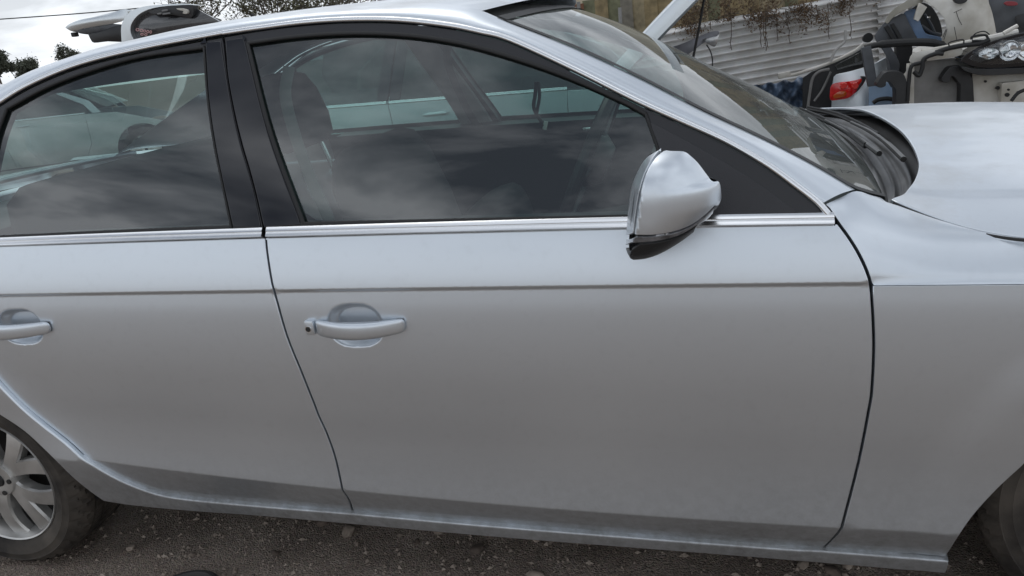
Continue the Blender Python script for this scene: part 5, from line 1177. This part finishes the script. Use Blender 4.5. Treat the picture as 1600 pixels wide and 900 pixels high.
for (a, b, rr_) in ((1318, 134, 5), (1336, 134, 5)):
    p = at_y(a, b, 2.712); m = MB(); m.tube([p, p+np.array([0, -.006, 0])], [rr_/240, rr_/300], 14); m.build('lamp_element', pbr('bright_red_lens', (.75, .03, .02), .08, coat=1) if a < 1320 else bpy.data.materials['bright_red_lens'], st_)
slab('lamp_surround', [(1345, 119), (1353, 120), (1352, 126), (1344, 138), (1336, 146), (1341, 135), (1347, 126)], 2.72, 'plastic', st_, 0, .03)
lb = slab('pale_blue_panel', [(1357, 134), (1380, 129), (1402, 126), (1404, 300), (1357, 300)], 2.55, 'lblue', None, .03, .05, smooth=False); tag(lb, 'pale blue car panel low between the silver tail and the grey brackets', 'panel')
rodp('panel_slit', [(1364, 161), (1372, 156), (1386, 154), (1400, 156)], 2.51, .012, 'rubber', lb)
bk = thing('black_wreck', 'crushed black car rear with a bent pale edge trim and hanging pipes', 'car', base((1290, 160), 3.05))
slab('body_panel', [(1254, 122), (1268, 112), (1300, 99), (1330, 86), (1350, 74), (1353, 104), (1325, 112), (1306, 118), (1299, 132), (1298, 300), (1252, 300)], 3.05, 'plastic', bk, .03, .06, smooth=False)
slab('rear_glass', [(1305, 102), (1328, 90), (1348, 79), (1348, 100), (1325, 105), (1308, 110)], 2.99, 'dglass', bk, 0, .0, smooth=False)
rodp('edge_trim', [(1218, 119), (1240, 117), (1262, 110), (1290, 101), (1312, 92), (1335, 80), (1350, 68)], 2.98, .010, 'white', bk)
rodp('bent_pipe', [(1321, 47), (1321, 58), (1319, 66), (1308, 76), (1302, 85), (1298, 97)], 2.95, .0085, pbr('pale_grey_pipe', (.42, .41, .39), .55), bk)
rodp('hose', [(1296, 108), (1280, 112), (1270, 122), (1266, 140), (1262, 170)], 2.96, .009, 'grey', bk); rodp('hose', [(1298, 112), (1290, 130), (1282, 145), (1272, 158)], 2.97, .007, 'grey', bk)
m = MB(); m.box(at_y(1225, 117, 2.95), (.075, .05, .035), Matrix.Rotation(-.12, 3, 'Y'), .006); m.build('pale_block', 'white', bk)
kn = MB(); c = at_y(1355, 60, 2.9); kn.tube([c+np.array([0, .03, 0]), c+np.array([0, -.03, .005])], [.024, .028], 14); kn.build('rubber_stop', 'rubber', vp)
# crumpled blue sheet
G = []; rr = np.random.default_rng(5)
for i, u in enumerate(np.linspace(0, 1, 26)):
    ro = []
    for j, v in enumerate(np.linspace(0, 1, 16)):
        a = 1176+84*u; tp = 134-12*u+2*math.sin(u*20); p = at_y(a, tp+v*48, 3.2); ro.append(p+np.array([0, .025*math.sin(u*17+v*9)+.02*math.sin(u*31-v*13), .008*math.sin(u*23+v*5)]))
    G.append(ro)
o = grid('crumpled_sheet', np.array(G), pbr('dark_blue_tarp', (.14, .20, .30), .4, col2=(.04, .055, .08), vscale=16), None, flip=True, thick=.004); tag(o, 'crumpled dark blue plastic sheet behind the windscreen base', 'sheet')
dg = thing('dark_bumper', 'dark grey bumper with a small red reflector on top of the pile', 'bumper', base((1580, 160), 2.85))
slab('bumper_skin', [(1536, -14), (1640, -20), (1720, 0), (1720, 70), (1600, 50), (1556, 54), (1549, 25)], 2.78, 'greyplastic', dg, .08, .08)
slab('reflector', [(1568, 5), (1575, 2), (1588, 3), (1590, 8), (1575, 9)], 2.68, pbr('dull_red_lens', (.25, .03, .04), .3), dg, 0, .012)
slab('duct', [(1585, 26), (1600, 20), (1640, 18), (1640, 46), (1600, 46), (1588, 40)], 2.67, 'plastic', dg, .03, .05)
gs = thing('torn_grey_panel', 'torn grey plastic panel sticking up from the hatchback engine bay', 'panel', base((1080, 160), 2.9))
slab('panel_skin', [(1030, 84), (1048, 74), (1070, 66), (1095, 55), (1112, 49), (1124, 49), (1120, 58), (1100, 66), (1085, 78), (1066, 90), (1045, 96)], 2.9, pbr('grey_film_plastic', (.20, .20, .22), .4, var=.3, vscale=12), gs, .05, .05)
slab('torn_end', [(1096, 62), (1108, 58), (1120, 56), (1125, 51), (1121, 66), (1117, 73), (1110, 71), (1102, 66)], 2.84, pbr('shiny_torn_film', (.45, .45, .45), .2, .6), gs, .02, .02)
rodp('loose_wire', [(1104, 70), (1110, 80), (1113, 92), (1113, 106)], 2.86, .004, 'rubber', gs)

# ================================================================== SMALL THINGS ON THE GROUND
MT['stone'] = pbr('grey_stone', (.38, .315, .26), .9, col2=(.19, .15, .12), vscale=20, bump=.4, bscale=80)
MT['stone2'] = pbr('brown_stone', (.15, .115, .09), .9, col2=(.08, .06, .05), vscale=30)
def rock(seed, r, sq=.65):
    bm = bmesh.new(); bmesh.ops.create_icosphere(bm, subdivisions=2, radius=1); rr = random.Random(seed); ph = [rr.uniform(0, 6) for _ in range(6)]
    V = []
    for v in bm.verts:
        c = v.co; k = 1+.22*math.sin(c.x*2.3+ph[0])*math.cos(c.y*2.7+ph[1])+.14*math.sin(c.z*4+ph[2]+c.x*3); V.append((c.x*r*k*1.15, c.y*r*k*.9, c.z*r*k*sq))
    F = [[v.index for v in f.verts] for f in bm.faces]; bm.free(); return V, F
spots = [(504, 815, .016), (545, 832, .020), (684, 828, .014), (744, 855, .017), (838, 842, .013), (836, 898, .018), (650, 843, .010), (740, 812, .010), (1255, 884, .015), (1300, 896, .017), (1325, 888, .014), (205, 858, .012), (430, 864, .011), (300, 868, .009)]
words = ['pale flat stone just under the sill', 'large brown lump of dirt under the rear of the front door', 'dark stone tucked under the sill', 'round pale pebble out in the open dirt', 'small dark stone below the front door', 'grey stone at the front of the dirt strip', 'small brown stone in the dirt', 'small dark stone against the sill shadow', 'flat stone near the front wheel', 'broad stone by the end of the sill', 'stone close to the front wheel arch', 'pebble by the rear tyre tread', 'small pebble under the rear door', 'tiny pebble near the black ring']
for i, (a, b, r) in enumerate(spots):
    p = at_z(a, b, .0); z_ = float(gz(p[0], p[1])); V, F = rock(i, r); o = mk('stone', [(v[0], v[1], v[2]) for v in V], F, 'stone' if i % 3 else 'stone2', None, True, None, 40); o.location = (p[0], p[1], z_+r*.3); o.rotation_euler = (0, 0, i*1.3); tag(o, words[i], 'stone', 'stones in the dirt')
protos = [rock(100+k, 1, .7) for k in range(6)]; bmv, bmf = [], []; nb_ = 0
g = np.random.default_rng(3)
def low_rock(k):
    t = g.normal(0, 1, (6, 3)); 
OCT_V = np.array([(1, 0, 0), (-1, 0, 0), (0, 1, 0), (0, -1, 0), (0, 0, 1), (0, 0, -1), ]); OCT_F = np.array([(0, 2, 4), (2, 1, 4), (1, 3, 4), (3, 0, 4), (2, 0, 5), (1, 2, 5), (3, 1, 5), (0, 3, 5)])
NR = 34000
px_ = np.stack([g.uniform(-3.1, .3, NR), g.uniform(-1.35, .2, NR)], -1); clump = fbm(px_[:, 0], px_[:, 1], 5, 3); keep = g.uniform(-1.4, 1.0, NR) < clump; px_ = px_[keep]; n = len(px_)
sz = .0013+.0075*g.power(.45, n)**2.6; jit = g.uniform(.55, 1.35, (n, 6, 3)); ang = g.uniform(0, 6.28, n)
V = OCT_V[None]*jit*sz[:, None, None]*np.array([1.2, .95, .75]); ca, sa = np.cos(ang)[:, None], np.sin(ang)[:, None]
V = np.stack([V[..., 0]*ca-V[..., 1]*sa, V[..., 0]*sa+V[..., 1]*ca, V[..., 2]], -1)+np.concatenate([px_, (gz(px_[:, 0], px_[:, 1])+sz*.25)[:, None]], 1)[:, None]
F = (OCT_F[None]+np.arange(n)[:, None, None]*6).reshape(-1, 3)
o = mk('gravel', V.reshape(-1, 3), F, 'stone', None, False); tag(o, 'loose fine gravel scattered over the dirt', 'gravel', kind='stuff')
rg = thing('black_ring', 'black rubber ring lying on the dirt under the rear door', 'ring', tuple(at_z(282, 936, 0)))
c = at_z(282, 937, .015); m = MB(); m.tube([(c[0]+.092*math.cos(a), c[1]+.092*math.sin(a), .018) for a in np.linspace(0, 2*math.pi, 49)], .012, 10, cap=False); m.build('ring', 'dustplastic', rg)
V, F = loft([[(c[0]+r*math.cos(a), c[1]+r*math.sin(a), z_) for a in np.linspace(0, 2*math.pi, 32, endpoint=False)] for r, z_ in ((.088, .012), (.06, .02), (.03, .016), (.004, .018))], False); mk('centre_plate', V, F, 'dustplastic', rg, True, None, 30)

# a second silver hatchback far behind, seen through the sedan's rear glass
def copy_tree(o, parent, skip):
    c = o.copy(); COL.objects.link(c); c.parent = parent; c.matrix_parent_inverse = o.matrix_parent_inverse.copy()
    for ch in list(o.children):
        if not any(ch.name.startswith(k) for k in skip): copy_tree(ch, c, skip)
    return c
h2 = copy_tree(hatch, None, ('raised_', 'bonnet_prop')); pp = at_y(120, 230, 6.8)
h2.location = (pp[0]-1.2, 7.6, 0); h2.rotation_euler = (0, 0, math.radians(28)); h2['label'] = 'silver hatchback parked far behind, glimpsed through the sedan rear glass'
